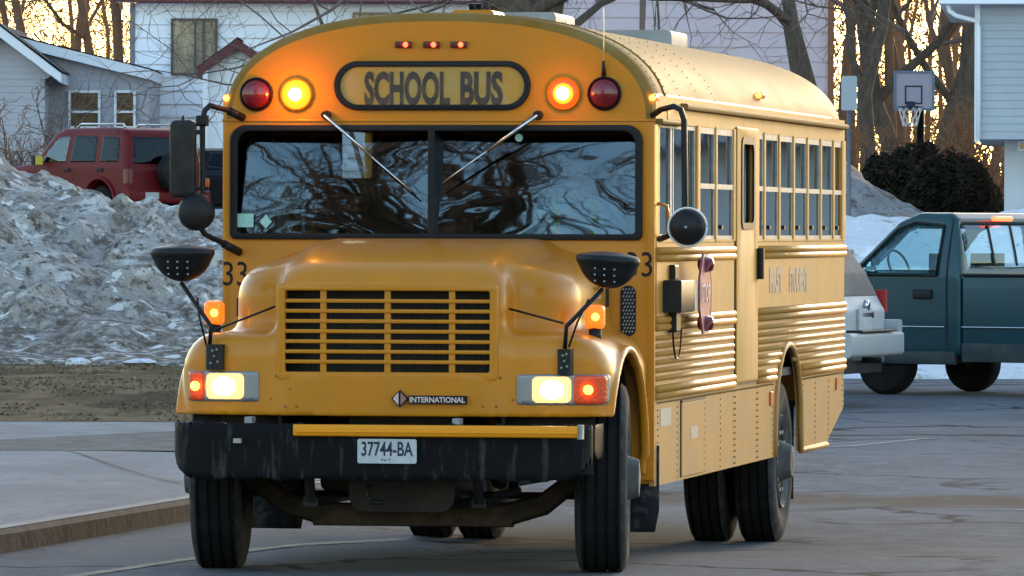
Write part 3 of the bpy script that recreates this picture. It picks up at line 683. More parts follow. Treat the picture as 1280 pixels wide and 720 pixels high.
# ================================================================== TREES
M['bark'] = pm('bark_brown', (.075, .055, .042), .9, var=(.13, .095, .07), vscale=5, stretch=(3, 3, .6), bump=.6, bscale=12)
M['bark_w'] = pm('bark_ruddy_lit', (.20, .10, .055), .9, var=(.13, .075, .05), vscale=5, stretch=(3, 3, .6), bump=.6, bscale=12)  # warm copy of the brown bark, orange sunlight put into the colour
M['twig'] = pm('twigs_brown', (.17, .12, .105), .9)  # lighter than the bark: backlight and haze put into the colour
M['twig_w'] = pm('twigs_ruddy_lit', (.24, .12, .06), .9)  # twig brown tinted orange, the low sunlight painted in
def grow(seed, H, r0, lean=(0, 0), levels=4, counts=(9, 6, 5, 3), spread=.9, up=.25, first=.3, ratio=.52, wig=.12, forks=None):
    rng = random.Random(seed); T = MB(); B = MB()
    def branch(p, d, ln, r, lv):
        n = (9, 7, 5, 4, 3)[lv]; pts = [p]; rs = [r]; dd = d.normalized(); tips = []
        for i in range(n):
            j = Vector((rng.gauss(0, 1), rng.gauss(0, 1), rng.gauss(0, 1))) * wig * (1 + lv * .35)
            dd = (dd + j + Vector((0, 0, up * (.35 if lv == 0 else .22)))).normalized()
            p = p + dd * ln / n; pts.append(p); rs.append(r * (1 - (i + 1) / n * (.72 if lv == 0 else .82)) + .003); tips.append((p, dd, (i + 1) / n))
        (T if lv < 2 else B).tube(pts, rs, (9, 6, 4, 3, 3)[lv], cap=False)
        if lv >= levels: return
        for c in range(counts[lv]):
            t = first + (1 - first) * (c + rng.random()) / counts[lv] if lv == 0 else .2 + .8 * (c + rng.random()) / counts[lv]
            i = min(n - 1, int(t * n)); q, qd, _ = tips[i]
            ax = qd.orthogonal().normalized(); ax.rotate(Matrix.Rotation(rng.uniform(0, 6.283), 3, qd))
            nd = (qd * (1 - spread * .45) + ax * spread * rng.uniform(.6, 1.1)).normalized()
            branch(q, nd, ln * ratio * rng.uniform(.7, 1.15) * (1.1 - t * .35), rs[i + 1] * rng.uniform(.5, .72), lv + 1)
    stems = forks or [((0, 0, 0), (lean[0], lean[1], 1), 1.0)]
    for s0, sd_, k in stems: branch(Vector(s0), Vector(sd_), H * k, r0 * k, 0)
    return T, B
def mk_tree(name, T, B, barkm, twigm, loc, label, cat='tree', group=None, rz=0, s=1.0):
    r = empty(name, loc, rz); r.scale = (s, s, s)
    T.build('trunk', barkm, r, True)
    if B.v: B.build('branches', twigm, r, True)
    return tag(r, label, cat, group)
def dup(root, loc, rz, s, label=None, group=None):
    r = root.copy(); COL.objects.link(r); r.location = loc; r.rotation_euler = (0, 0, rz); r.scale = (s, s, s)
    if label: r['label'] = label
    if group: r['group'] = group
    for ch in list(root.children):
        c = ch.copy(); COL.objects.link(c); c.parent = r
        for g_ in ch.children:
            e = g_.copy(); COL.objects.link(e); e.parent = c
    return r
def gp(px, Y):
    p = at(px, 288, Y); return (p.x, Y, ground(p.x, Y) - .15)
# far trees left of the white house, backlit
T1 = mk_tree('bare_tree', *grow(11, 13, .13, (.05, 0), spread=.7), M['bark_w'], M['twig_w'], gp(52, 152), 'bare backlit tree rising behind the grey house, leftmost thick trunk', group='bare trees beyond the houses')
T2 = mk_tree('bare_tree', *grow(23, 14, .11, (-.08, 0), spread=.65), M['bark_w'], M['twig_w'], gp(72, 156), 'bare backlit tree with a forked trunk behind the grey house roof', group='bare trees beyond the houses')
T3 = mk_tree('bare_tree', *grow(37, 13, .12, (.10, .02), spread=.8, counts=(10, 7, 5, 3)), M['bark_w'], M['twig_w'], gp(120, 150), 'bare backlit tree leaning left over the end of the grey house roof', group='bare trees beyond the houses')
protos = [T1, T2, T3]
rng = random.Random(8)
spec = [(148, 149, 'bare backlit tree right beside the corner of the white house'), (158, 158, 'thin bare backlit tree just behind the white house corner'), (20, 165, 'distant bare tree at the far left edge above the grey roof'),
        (134, 172, 'distant thin bare tree left of the white house corner')]
for i, (px, Y, lb) in enumerate(spec):
    dup(protos[i % 3], gp(px, Y), rng.uniform(0, 6), rng.uniform(.85, 1.1), lb)
# the tree behind the bus roof, wide crown spreading over the white house
bigT = mk_tree('bare_tree', *grow(5, 11.5, .25, (.06, 0), counts=(12, 7, 5, 3), spread=1.15, up=.12, first=.22, ratio=.58, forks=[((0, 0, 0), (.10, 0, 1), 1.0), ((0, 0, 0), (-.42, .1, 1), .85)]), M['bark'], M['twig'], gp(718, 112), 'large bare tree behind the bus roof with twigs spreading over the white house')
tw = mk_tree('bare_tree', *grow(71, 9, .05, (-.2, 0), counts=(10, 6, 5, 3), spread=1.1, up=.05, first=.25, ratio=.6), M['bark'], M['twig'], gp(470, 120), 'bare ornamental tree hidden behind the bus, its twigs over the white wall')
# right cluster
rs = [(1062, 126, (-.25, 0), .17, 'dark bare tree by the lilac house corner, its branches reaching left'), (1090, 130, (-.05, 0), .17, 'dark bare tree between the sign post and the hoop'),
      (1150, 133, (-.30, 0), .20, 'dark bare tree behind the basketball hoop leaning left'), (1165, 138, (-.12, 0), .19, 'dark bare tree just right of the basketball backboard'),
      (1190, 131, (.02, 0), .25, 'thickest dark bare trunk between the hoop and the blue house'), (1205, 142, (0.06, 0), .13, 'thin bare tree beside the blue house corner')]
for i, (px, Y, ln, r0, lb) in enumerate(rs):
    mk_tree('bare_tree', *grow(100 + i * 7, 12.5, r0, ln, counts=(12, 7, 5, 3), spread=1.0 if i == 0 else .8, up=.2, first=.15, ratio=.55, wig=.15), M['bark'] if i < 5 else M['bark_w'], M['twig'], gp(px, Y), lb, group='bare trees by the basketball hoop')
for i, (px, Y, lb) in enumerate([(1045, 150, 'distant bare tree against the lilac house corner'), (1075, 155, 'distant bare tree seen behind the sign post'), (1112, 150, 'distant bare tree left of the backboard'),
        (1135, 160, 'distant bare tree behind the backboard'), (1178, 156, 'distant bare tree between the two thick right-hand trunks'), (1210, 152, 'distant bare tree beside the blue house wall'), (1238, 150, 'distant bare tree seen below the blue house overhang')]):
    dup(protos[i % 3], gp(px, Y), rng.uniform(0, 6), rng.uniform(.85, 1.15), lb)
# far wood behind everything
wood = MB(); rng = random.Random(77)
for i in range(9000):
    y = rng.uniform(165, 195); px = rng.uniform(1020, 1290) if rng.random() < .8 else rng.uniform(-60, 200)
    lowt = 1.5 + 8 * rng.random() ** (1.6 if px > 500 else 2.6)
    p = at(px, 288, y); d = Vector((rng.gauss(0, .5), rng.gauss(0, .3), rng.gauss(.2, .6))) * rng.uniform(.2, .6)
    c = Vector((p.x, y, lowt)); wd = Vector((rng.gauss(0, 1), 0, rng.gauss(0, 1))).normalized() * rng.uniform(.012, .04)
    wood.add([c - wd, c + wd, c + d + wd * .4, c + d - wd * .4], [(0, 1, 2, 3)])
for i in range(24):
    y = rng.uniform(165, 195); px = rng.uniform(1030, 1260) if i % 4 else rng.uniform(-40, 165); p = at(px, 288, y)
    wood.tube([(p.x, y, 1.5), (p.x + rng.uniform(-.5, .5), y, 7), (p.x + rng.uniform(-1.2, 1.2), y, 13)], [rng.uniform(.05, .13), .06, .03], 6, False)
for i in range(5200):
    y = rng.uniform(166, 195); px = rng.uniform(-30, 172) if i % 2 else rng.uniform(1035, 1225); p = at(px, 288, y)
    c = Vector((p.x, y, rng.uniform(4.5, 9.5) if i % 2 else rng.uniform(2, 9.5))); d = Vector((rng.gauss(0, .5), 0, rng.gauss(.3, .5))) * rng.uniform(.4, 1.3); d2 = d + Vector((rng.gauss(0, .15), 0, rng.gauss(0, .15)))
    wd = Vector((-d.z, 0, d.x)).normalized() * rng.uniform(.005, .014); wood.add([c - wd, c + wd, c + d + wd * .6, c + d - wd * .6, c + d + d2, ], [(0, 1, 2, 3), (3, 2, 4)])
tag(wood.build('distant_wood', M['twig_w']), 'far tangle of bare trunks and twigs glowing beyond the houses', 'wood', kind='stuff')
# shrubs before the grey house
def shrub(name, seed, px, Y, H, lb, m1, m2, zoff=0.0, n=5, cnt=(6, 4, 3)):
    rg = random.Random(seed); fk = [((rg.uniform(-.3, .3), rg.uniform(-.3, .3), 0), (rg.uniform(-.9, .9), rg.uniform(-.5, .5), 1), rg.uniform(.7, 1.0)) for _ in range(n)]
    T, B = grow(seed, H, .03, levels=3, counts=cnt, spread=.8, up=.15, first=.15, ratio=.5, wig=.16, forks=fk)
    p = gp(px, Y); return mk_tree(name, T, B, m1, m2, (p[0], p[1], p[2] + zoff), lb, 'shrub')
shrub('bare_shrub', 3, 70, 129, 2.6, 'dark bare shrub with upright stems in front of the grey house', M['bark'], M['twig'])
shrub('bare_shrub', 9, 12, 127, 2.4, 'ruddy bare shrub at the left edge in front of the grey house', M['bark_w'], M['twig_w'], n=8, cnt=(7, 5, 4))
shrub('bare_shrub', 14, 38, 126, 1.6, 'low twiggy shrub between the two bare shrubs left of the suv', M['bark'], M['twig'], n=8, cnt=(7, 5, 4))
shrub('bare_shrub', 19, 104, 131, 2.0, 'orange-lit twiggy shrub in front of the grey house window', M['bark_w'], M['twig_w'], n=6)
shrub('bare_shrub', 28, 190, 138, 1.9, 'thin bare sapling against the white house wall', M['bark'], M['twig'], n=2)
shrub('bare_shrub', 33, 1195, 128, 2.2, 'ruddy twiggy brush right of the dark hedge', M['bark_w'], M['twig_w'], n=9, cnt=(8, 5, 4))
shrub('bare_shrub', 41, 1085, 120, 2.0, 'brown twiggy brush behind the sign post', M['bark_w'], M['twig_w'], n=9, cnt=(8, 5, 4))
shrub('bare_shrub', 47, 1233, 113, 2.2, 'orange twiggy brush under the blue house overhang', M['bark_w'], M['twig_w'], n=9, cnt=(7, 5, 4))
# dark hedge of yew
def leafbush(name, px0, px1, pyt, pyb, Y, dep, n, seed, label, mat, stems=True):
    rg = random.Random(seed); a = at(px0, pyt, Y); b = at(px1, pyb, Y); w = (b.x - a.x) / 2; cx = (a.x + b.x) / 2; zt = a.z; zb = ground(cx, Y) - .1
    r = empty(name, (cx, Y, zb)); mb = MB()
    for i in range(n):
        u = rg.uniform(-1, 1); v = rg.uniform(-1, 1); hmax = (1 - abs(u) ** 3.2) ** .5 * (1 - abs(v) ** 3) ** .5 * (zt - zb) * (1 + .15 * fbm(u * 4 + seed, v * 2, 0, 5))
        zz = hmax * (1 - abs(rg.gauss(0, .25)));
        if zz < 0: continue
        c = Vector((u * w, v * dep, zz)); s = rg.uniform(.03, .075)
        d1 = Vector((rg.gauss(0, 1), rg.gauss(0, 1), rg.gauss(.4, 1))).normalized() * s; d2 = d1.orthogonal().normalized() * s * .45
        mb.add([c - d1, c + d2, c + d1, c - d2], [(0, 1, 2, 3)])
    mb.build('foliage', mat, r)
    t = MB()
    for i in range(9):
        x = rg.uniform(-.8, .8) * w; t.tube([(x * .7, 0, 0), (x, rg.uniform(-.3, .3), (zt - zb) * .6)], [.05, .02], 6)
    t.build('stems', M['bark'], r); tag(r, label, 'bush'); return r
M['yew'] = pm('yew_needles', (.012, .013, .009), .9, spec=.1, var=(.035, .028, .019), vscale=3)
leafbush('evergreen_bush', 1062, 1225, 187, 250, 113, 1.5, 26000, 3, 'dark evergreen bush behind the grey snow mound', M['yew'])
leafbush('evergreen_bush', 1120, 1256, 203, 256, 109, 1.3, 22000, 5, 'rounded dark evergreen bush nearest the blue house', M['yew'])

# trees behind the photographer, seen only mirrored in the windshield
for i, (x, y, s_, lb) in enumerate([(-9.5, 9, 1.0, 'tall bare tree left of the photographer nearest the bus'), (-14, -2, 1.15, 'tall bare tree left of the photographer, second from the bus'), (-17, -14, 1.4, 'tall bare tree left of the photographer farthest from the bus'), (-12.5, 12, 1.05, 'tall bare tree far left of the photographer beside the apron'), (-11.5, 4, 1.0, 'tall bare tree left of the photographer, third along the row'), (-13, -7, 1.2, 'tall bare tree left of the photographer, fifth along the row')]):
    if i == 0:
        mt = mk_tree('bare_tree', *grow(55, 14, .40, (.05, .1), counts=(26, 10, 6, 2), spread=.95, up=.12, first=.2, ratio=.42, wig=.2), M['bark'], M['twig'], (x, y, 0), lb, group='bare trees beside the photographer')
    else: dup(mt, (x, y, 0), i * 1.9, s_, lb)

# ================================================================== SIGN POST AND HOOP
YS = 99.0; p = at(1061, 200, YS); sp = empty('road_sign', (p.x, YS, ground(p.x, YS)))
q = MB(); q.tube([(0, 0, -.2), (0, 0, at(1061, 96, YS).z - sp.location.z)], .03, 8); q.build('post', pm('post_grey', (.13, .14, .16), .5, .6), sp, True)
z1 = at(1061, 95, YS).z - sp.location.z; z0 = at(1061, 138, YS).z - sp.location.z
plate('sign_panel', [rrect(-.115, .115, z0, z1, .03)], 'xz', -.045, .006, pm('sign_back_aluminium', (.30, .33, .37), .5, .4), sp)
tag(sp, 'grey road sign turned edgewise on a post behind the bus rear', 'sign')
YH = 118.0; p = at(1152, 200, YH); bh = empty('basketball_hoop', (p.x, YH, ground(p.x, YH)), 0)
L = lambda px, py: (at(px, py, YH).x - p.x, at(px, py, YH).z - bh.location.z)
q = MB(); q.tube([(.0, .35, -.1), (.0, .35, 2.2), (-.05, .2, L(1150, 128)[1])], .07, 8); q.build('pole', M['black'], bh, True)
q = MB(); q.box2((-.02, .02, L(1150, 130)[1]), (.1, .4, L(1150, 118)[1])); q.build('bracket', M['black'], bh)
b0 = L(1118.5, 137); b1 = L(1167, 90)
plate('backboard', [rrect(b0[0], b1[0], b0[1], b1[1], .03)], 'xz', 0, .03, pm('backboard_acrylic', (.40, .36, .42), .35, var=(.33, .34, .43), vscale=1.5), bh)
fr = plate('backboard_frame', [rrect(b0[0] - .02, b1[0] + .02, b0[1] - .02, b1[1] + .02, .03), rrect(b0[0] + .025, b1[0] - .025, b0[1] + .03, b1[1] - .02, .02)], 'xz', -.02, .04, pm('frame_blue_grey', (.15, .19, .27), .5), bh)
i0 = L(1131, 130); i1 = L(1153, 107)
plate('target_square', [rrect(i0[0], i1[0], i0[1], i1[1], .005), rrect(i0[0] + .025, i1[0] - .025, i0[1] + .025, i1[1] - .025, .005)], 'xz', -.022, .008, M['navy'], bh)
q = MB(); rc = L(1140, 134); rr = .21
q.tube([(rc[0] - .05 + rr * math.cos(t), -.26 + rr * math.sin(t), rc[1]) for t in [i * math.pi / 8 for i in range(17)]], .012, 6); q.box2((rc[0] - .1, -.06, rc[1] - .05), (rc[0] + .05, -.03, rc[1] + .1)); q.build('rim', M['navy'], bh, True)
q = MB()
for i in range(10):
    t0 = i * math.pi / 5
    for s in (1, -1):
        q.tube([(rc[0] - .05 + rr * (1 - .42 * u) * math.cos(t0 + s * u * .9), -.26 + rr * (1 - .42 * u) * math.sin(t0 + s * u * .9), rc[1] - .34 * u) for u in (0, .33, .66, 1)], .005, 4)
q.build('net', M['white'], bh)
tag(bh, 'basketball hoop with a clear backboard and white net in front of the bare trees', 'basketball hoop')

# ================================================================== CARS
M['glass_car'] = glass('car_glass', (.45, .55, .58), 2.1, .03, gcol=(.75, .95, 1.0))
M['glass_dark'] = glass('car_glass_dark', (.04, .05, .06), 1.4, .05, gcol=(.7, .85, .95))
def carpart(fn_body, poly, plane, off, rng_, h, name, mat, root, lo, hi):
    """a panel that follows the body surface: body grown by off, cut to the polygon"""
    def fn(X, Y, Z):
        d = fn_body(X, Y, Z) - off
        pd = dpoly(X, Z, poly) if plane == 'side' else dpoly(Y, Z, poly)
        d = np.maximum(d, pd)
        ax = Y if plane == 'side' else X
        return np.maximum(d, np.maximum(rng_[0] - ax, ax - rng_[1]))
    return sdf(name, fn, lo, hi, h, mat, root)
M['glass_thin'] = glass('truck_glass', (.62, .80, .82), 1.6, .03, gcol=(.8, .95, 1.0))
def wheel_car(root, x, y, r, w, name='wheel', rimm=None, out=1):
    wr = bpy.data.objects.new(name, None)
    t = MB(); s = out
    t.lathe([(-w / 2, r * .62), (-w / 2, r * .86), (-w / 2 + .03, r * .97), (-w / 4, r), (w / 4, r), (w / 2 - .03, r * .97), (w / 2, r * .86), (w / 2, r * .62)], (0, 0, 0), 'y', 32)
    o = t.build(name, M['rubber'], root, 40); o.location = (x, y, r)
    m = MB(); m.lathe([(s * (w / 2 - .03), r * .63), (s * (w / 2 - .005), r * .60), (s * (w / 2 - .05), r * .5), (s * (w / 2 - .04), r * .2), (s * (w / 2 - .0), r * .14), (s * (w / 2), .001)], (0, 0, 0), 'y', 24)
    for k_ in range(5):
        a_ = k_ * 2 * math.pi / 5; rot = Matrix.Rotation(a_, 3, 'Y'); m.box(rot @ Vector((r * .38, s * (w / 2 - .02), 0)), (r * .22, .015, .035), rot)
    m.build('rim', rimm or M['rimm'], o, 40)
    return o
# ---- teal pickup -------------------------------------------------
ALT = R(35.0); c0 = at(1193, 499, 71.0)
tp = empty('pickup_truck', (c0.x, 71.0, ground(c0.x, 71)), math.pi - ALT)      # local +x forward (left and away), local y: near side is +y
# rotation by pi-ALT: local x -> (-cosA, sinA); local y -> (-sinA,-cosA) = towards the camera
HW = .95
cab = [(-.06, .42), (-.06, 1.25), (-.02, 1.5), (.06, 1.86), (.16, 1.93), (.55, 1.935), (.78, 1.84), (1.12, 1.50), (1.42, 1.22), (2.4, 1.12), (2.62, 1.0), (2.68, .5), (2.6, .40)]
def fb_cab(X, Y, Z):
    Yc = Y + HW; wz = HW - .17 * np.clip((Z - 1.26) / .7, 0, 1) ** 1.2 - .02 * np.clip((.8 - Z) / .4, 0, 1)
    d = smax(dpoly(X, Z, cab) , np.abs(Yc) - wz, .07)
    wc = np.maximum(np.sqrt((X - 2.05) ** 2 + (Z - .38) ** 2) - .46, -(np.abs(Yc) - .6)); return np.maximum(d, -wc)
M['teal'] = pm('paint_teal', (.008, .050, .064), .35, var=(.014, .046, .054), vscale=1.2, coat=.15)
M['tealdirty'] = pm('paint_teal_lower', (.02, .035, .04), .7, var=(.05, .058, .06), vscale=3, stretch=(1, 1, 2))
hh = .035
SWP = [(.24, 1.30), (.22, 1.78), (.55, 1.80), (.74, 1.73), (1.14, 1.36), (1.16, 1.30)]
def fn_cab(X, Y, Z):
    d = fb_cab(X, Y, Z); s_ = np.maximum(d, -(d + .06)); s_ = np.maximum(s_, -dpoly(X, Z, SWP))
    q_ = np.maximum(np.abs(Y + HW) - .74, np.abs(Z - 1.58) - .22); s_ = np.maximum(s_, -np.maximum(q_, X - .3))
    return np.maximum(s_, -np.maximum(np.maximum(np.abs(Y + HW) - .68, np.abs(Z - 1.54) - .22), .7 - X))
sdf('cab', fn_cab, (-.2, -2.1, .3), (2.85, .2, 2.05), .03, M['teal'], tp)
def bedbox(): 
    b = MB(); y0, y1 = -.02, -2 * HW + .02; x0, x1 = -.09, -2.15; zb, zt = .42, 1.27
    b.rbox((x1, y0 - .06, .52), (x0, y0, zt), .05, 3); b.rbox((x1, y1, .52), (x0, y1 + .06, zt), .05, 3)
    b.box2((x0 - .06, y1 + .05, .52), (x0, y0 - .05, zt - .02)); b.box2((x1, y1 + .05, .6), (x0, y0 - .05, .66)); b.box2((x1, y1 + .03, .52), (x1 + .05, y0 - .03, zt)); return b
bd = bedbox().build('bed', M['teal'], tp, 40)
q = MB(); q.rbox((-2.15, -.085, 1.262), (-.09, .006, 1.292), .012); q.rbox((-2.15, -1.9, 1.262), (-.09, -1.82, 1.292), .012); q.build('bed_rail_cap', M['black'], tp, 40)
q = MB(); q.rbox((-2.15, -.03, .36), (-.09, .0, .56), .02); q.rbox((0, -.05, .33), (1.5, .005, .47), .02); q.build('rocker_panel', M['tealdirty'], tp, 40)
lo, hi = (-.2, -2.1, .3), (2.85, .2, 2.05)
carpart(fb_cab, [(.24, 1.30), (.22, 1.78), (.55, 1.80), (.74, 1.73), (1.14, 1.36), (1.16, 1.30)], 'side', .006, (-.3, .3), .02, 'side_window', M['glass_thin'], tp, (.1, -.35, 1.2), (1.3, .1, 1.9))
q = MB(); wpts = [(.22, 1.27), (.20, 1.80), (.56, 1.83), (.76, 1.76), (1.19, 1.34), (1.19, 1.27)]
def cab_y(z): return -(.17 * max(0, (z - 1.26) / .7) ** 1.2) + .012
q.tube([(x, cab_y(z), z) for x, z in wpts + wpts[:1]], .016, 6); q.build('window_seal', M['black'], tp, True)
q = MB(); sm_pts = [(.10, z) for z in (.47, .9, 1.26, 1.5, 1.8, 1.88)]; q.tube([(x, cab_y(z) - .001, z) for x, z in sm_pts], .007, 5); q.tube([(1.28, .008, z) for z in (.47, .9, 1.24)], .007, 5); q.build('door_seam', M['black'], tp)
hd = MB(); hd.rbox((.28, .0, 1.02), (.50, .03, 1.12), .03, 3); hd.build('door_handle', M['black'], tp, 40)
q = MB(); q.rbox((.12, .0, .72), (1.27, .014, .735), .006); q.rbox((-2.15, -.012, .72), (-.09, .008, .735), .006); q.build('trim_strip', M['chrome'], tp)
rw = [(-.22, 1.36), (-.22, 1.80), (-1.70, 1.80), (-1.70, 1.36)]
carpart(fb_cab, rw, 'rear', .006, (-.3, .2), .025, 'rear_window', M['glass_thin'], tp, (-.2, -1.9, 1.25), (.15, .05, 1.95))
q = MB()
for yy in (-.72, -1.18): q.tube([(-.058, yy, 1.37), (-.035, yy, 1.5), (.035, yy, 1.80)], .014, 6)
q.build('sliding_window_frame', M['black'], tp)
q = MB(); q.rbox((-.04, -1.12, 1.845), (.02, -.78, 1.895), .02); q.build('brake_light', M['redglow'], tp, 40)
q = MB(); q.rbox((.35, -.8, .6), (.5, -.25, 1.5), .06, 3); q.rbox((.35, -1.65, .6), (.5, -1.1, 1.5), .06, 3); q.build('seat', M['vinyl'], tp, 40)
q = MB(); q.tube([(1.0 + .07 * math.cos(t), -.5 + .19 * math.cos(t) * 0 + .19 * math.sin(t), 1.36 + .17 * math.cos(t)) for t in [i * math.pi / 8 for i in range(17)]], .014, 6); q.build('steering_wheel', M['black'], tp, True)
q = MB(); q.box2((0.0, -1.7, .5), (2.3, -.2, .62)); q.box2((-2.1, -1.35, .42), (0, -.55, .52)); q.build('underbody', M['black'], tp)
wheel_car(tp, .92, -.16, .325, .24); wheel_car(tp, .92, -1.9, .31, .24)
wheel_car(tp, -1.75, -.16, .36, .24); wheel_car(tp, -1.75, -1.74, .36, .24)
q = MB(); q.tube([(.92, -.2, .36), (.92, -1.7, .36)], .05, 8); q.tube([(-1.75, -.2, .36), (-1.75, -1.7, .36)], .06, 8); q.build('axle', M['rust'], tp)
tag(tp, 'teal pickup truck with a silver side stripe parked before the snow ridge', 'pickup truck')
# ---- silver suv ---------------------------------------------------
ALS = R(19); c0 = at(1047, 499, 67.0); sv = empty('parked_suv', (c0.x, 67.0, ground(c0.x, 67)), math.pi - ALS)
sp_ = [(0, .45), (0, .98), (.06, 1.08), (.18, 1.35), (.40, 1.68), (.56, 1.76), (2.5, 1.78), (2.8, 1.72), (3.5, 1.15), (4.5, 1.0), (4.65, .8), (4.65, .4)]
def fb_sv(X, Y, Z):
    Yc = Y + .9; wz = .9 - .2 * np.clip((Z - 1.1) / .7, 0, 1) ** 1.1
    d = smax(dpoly(X, Z, sp_), np.abs(Yc) - wz, .14)
    for cx in (.95, 3.75): d = np.maximum(d, -np.maximum(np.sqrt((X - cx) ** 2 + (Z - .38) ** 2) - .45, -(np.abs(Yc) - .55)))
    return d
M['silver'] = pm('paint_silver', (.42, .43, .45), .5, .0, var=(.38, .39, .41), vscale=2, coat=.0)
sdf('body', fb_sv, (-.15, -2, .3), (4.8, .2, 1.95), .04, M['silver'], sv)
carpart(fb_sv, [(-.13, 1.12), (-.22, 1.66), (-1.58, 1.66), (-1.67, 1.12)], 'rear', .006, (-.1, .6), .025, 'rear_window', pm('rear_glass_matte', (.075, .075, .08), .6, var=(.13, .13, .135), vscale=2, spec=.1), sv, (-.05, -1.8, 1.05), (.62, .05, 1.75))  # rear window in opaque matte grey, replacing glass that mirrored bright sky
carpart(fb_sv, [(.5, 1.16), (.62, 1.62), (2.6, 1.64), (3.3, 1.16)], 'side', .006, (-.4, .3), .03, 'side_window', M['glass_dark'], sv, (.4, -.5, 1.1), (3.4, .1, 1.75))
q = MB(); q.rbox((-.16, -1.86, .52), (.1, .06, .76), .04, 3); q.rbox((-.13, -1.90, .75), (.55, -1.72, .88), .05, 3); q.build('bumper', pm('bumper_silver', (.34, .35, .37), .5), sv, 40)
q = MB(); q.rbox((-.175, -1.5, .765), (.02, -.3, .785), .01); q.build('bumper_step', M['black'], sv)
q = MB(); q.box2((-.03, -1.12, 1.0), (-.005, -.68, .76)); q.build('number_plate', M['plate'], sv)
q = MB(); q.lathe([(-.02, .001), (-.025, .05), (.02, .055)], (-.01, -1.0, 1.03), 'x', 16); q.build('badge', M['chrome'], sv, True)
q = MB(); q.rbox((-.03, -1.2, .90), (.0, -.8, .97), .02); q.build('tailgate_handle', M['black'], sv)
tlm = pm('tail_red', (.35, .02, .02), .3)
q = MB(); q.rbox((-.005, -1.80, .95), (.12, -1.75, 1.18), .02); q.build('tail_light', tlm, sv, 40)
q = MB(); q.rbox((-.02, -.10, .90), (.12, .0, 1.25), .03); q.build('tail_light', tlm, sv, 40)
q = MB(); q.tube([(-.2, -.9, .48), (.2, -.9, .48)], .03, 8); q.box2((0, -1.6, .35), (4.4, -.2, .5)); q.build('underbody', M['black'], sv)
for cx in (.95, 3.75):
    for yy in (-.14, -1.66): wheel_car(sv, cx, yy, .36, .24)
tag(sv, 'silver suv seen from the rear between the bus and the teal pickup', 'suv')
# ---- red suv --------------------------------------------------------
ALR = R(50); YV = 122.0; c0 = at(159, 300, YV); rv = empty('parked_suv', (c0.x, YV, ground(c0.x, YV)), math.pi - ALR)
rp = [(0, .45), (0, 1.02), (.05, 1.08), (.14, 1.66), (.24, 1.76), (.5, 1.80), (2.1, 1.80), (2.35, 1.72), (2.95, 1.17), (4.05, 1.05), (4.3, .9), (4.35, .4)]
def fb_rv(X, Y, Z):
    Yc = Y + .88; wz = .88 - .12 * np.clip((Z - 1.08) / .7, 0, 1)
    d = smax(dpoly(X, Z, rp), np.abs(Yc) - wz, .09)
    for cx in (.85, 3.55): d = np.maximum(d, -np.maximum(np.sqrt((X - cx) ** 2 + (Z - .38) ** 2) - .46, -(np.abs(Yc) - .55)))
    return d
M['red'] = pm('paint_red', (.135, .006, .009), .42, var=(.11, .007, .011), vscale=2, coat=.0, spec=.2)
sdf('body', fb_rv, (-.15, -2, .3), (4.5, .2, 1.95), .04, M['red'], rv)
for poly_, lo_, hi_ in (([(.28, 1.16), (.34, 1.62), (.86, 1.65), (.86, 1.16)], .2, .95), ([(1.0, 1.16), (1.0, 1.65), (1.72, 1.66), (1.78, 1.16)], .9, 1.9), ([(1.92, 1.16), (1.86, 1.66), (2.22, 1.63), (2.72, 1.16)], 1.8, 2.8)):
    carpart(fb_rv, poly_, 'side', .008, (-.3, .3), .025, 'side_window', M['glass_car'] if lo_ > 1.5 else M['glass_dark'], rv, (lo_, -.4, 1.08), (hi_, .1, 1.75))
carpart(fb_rv, [(-.18, 1.12), (-.2, 1.63), (-1.56, 1.63), (-1.58, 1.12)], 'rear', .008, (-.1, .4), .03, 'rear_window', M['glass_dark'], rv, (-.05, -1.75, 1.05), (.4, .05, 1.72))
q = MB(); q.lathe([(-.30, .001), (-.30, .28), (-.27, .34), (-.10, .36), (-.04, .3)], (0, -.95, .98), 'x', 28); q.build('spare_wheel_cover', M['black'], rv, 40)
tlm = pm('tail_lens_red', (.16, .05, .05), .25)
q = MB(); q.rbox((-.015, -.12, .78), (.12, .01, 1.04), .02); q.build('tail_light', tlm, rv, 40)
q = MB(); q.rbox((-.015, -1.77, .78), (.12, -1.64, 1.04), .02); q.build('tail_light', tlm, rv, 40)
q = MB(); q.rbox((-.12, -1.8, .42), (.1, .04, .66), .05, 3); q.build('bumper', M['red'], rv, 40)
q = MB(); q.box2((-.13, -.62, .50), (-.115, -.32, .62)); q.build('number_plate', M['plate'], rv)
for yy in (-.22, -1.54):
    q = MB(); q.tube([(.35, yy, 1.80), (.42, yy, 1.86), (1.7, yy, 1.87), (1.8, yy, 1.81)], .02, 8); q.build('roof_rack', M['chrome'], rv, True)
q = MB(); q.rbox((.75, .0, 1.0), (.93, .025, 1.06), .02); q.build('door_handle', M['black'], rv); q = MB(); q.rbox((1.75, .0, 1.0), (1.93, .025, 1.06), .02); q.build('door_handle', M['black'], rv)
q = MB(); q.rbox((2.52, .03, 1.12), (2.62, .24, 1.3), .03); q.build('wing_mirror', M['black'], rv, 40)
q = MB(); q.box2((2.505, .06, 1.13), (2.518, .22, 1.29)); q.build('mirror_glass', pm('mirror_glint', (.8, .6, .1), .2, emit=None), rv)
q = MB(); q.tube([(.85 + .48 * math.cos(t), .01, .40 + .48 * math.sin(t)) for t in [i * math.pi / 12 for i in range(13)]], .035, 6); q.build('wheel_arch', M['red'], rv, True)
for cx in (.85, 3.55):
    for yy in (-.13, -1.63): wheel_car(rv, cx, yy, .37, .24)
tag(rv, 'red suv with a black spare wheel cover parked behind the dirty snow bank', 'suv')
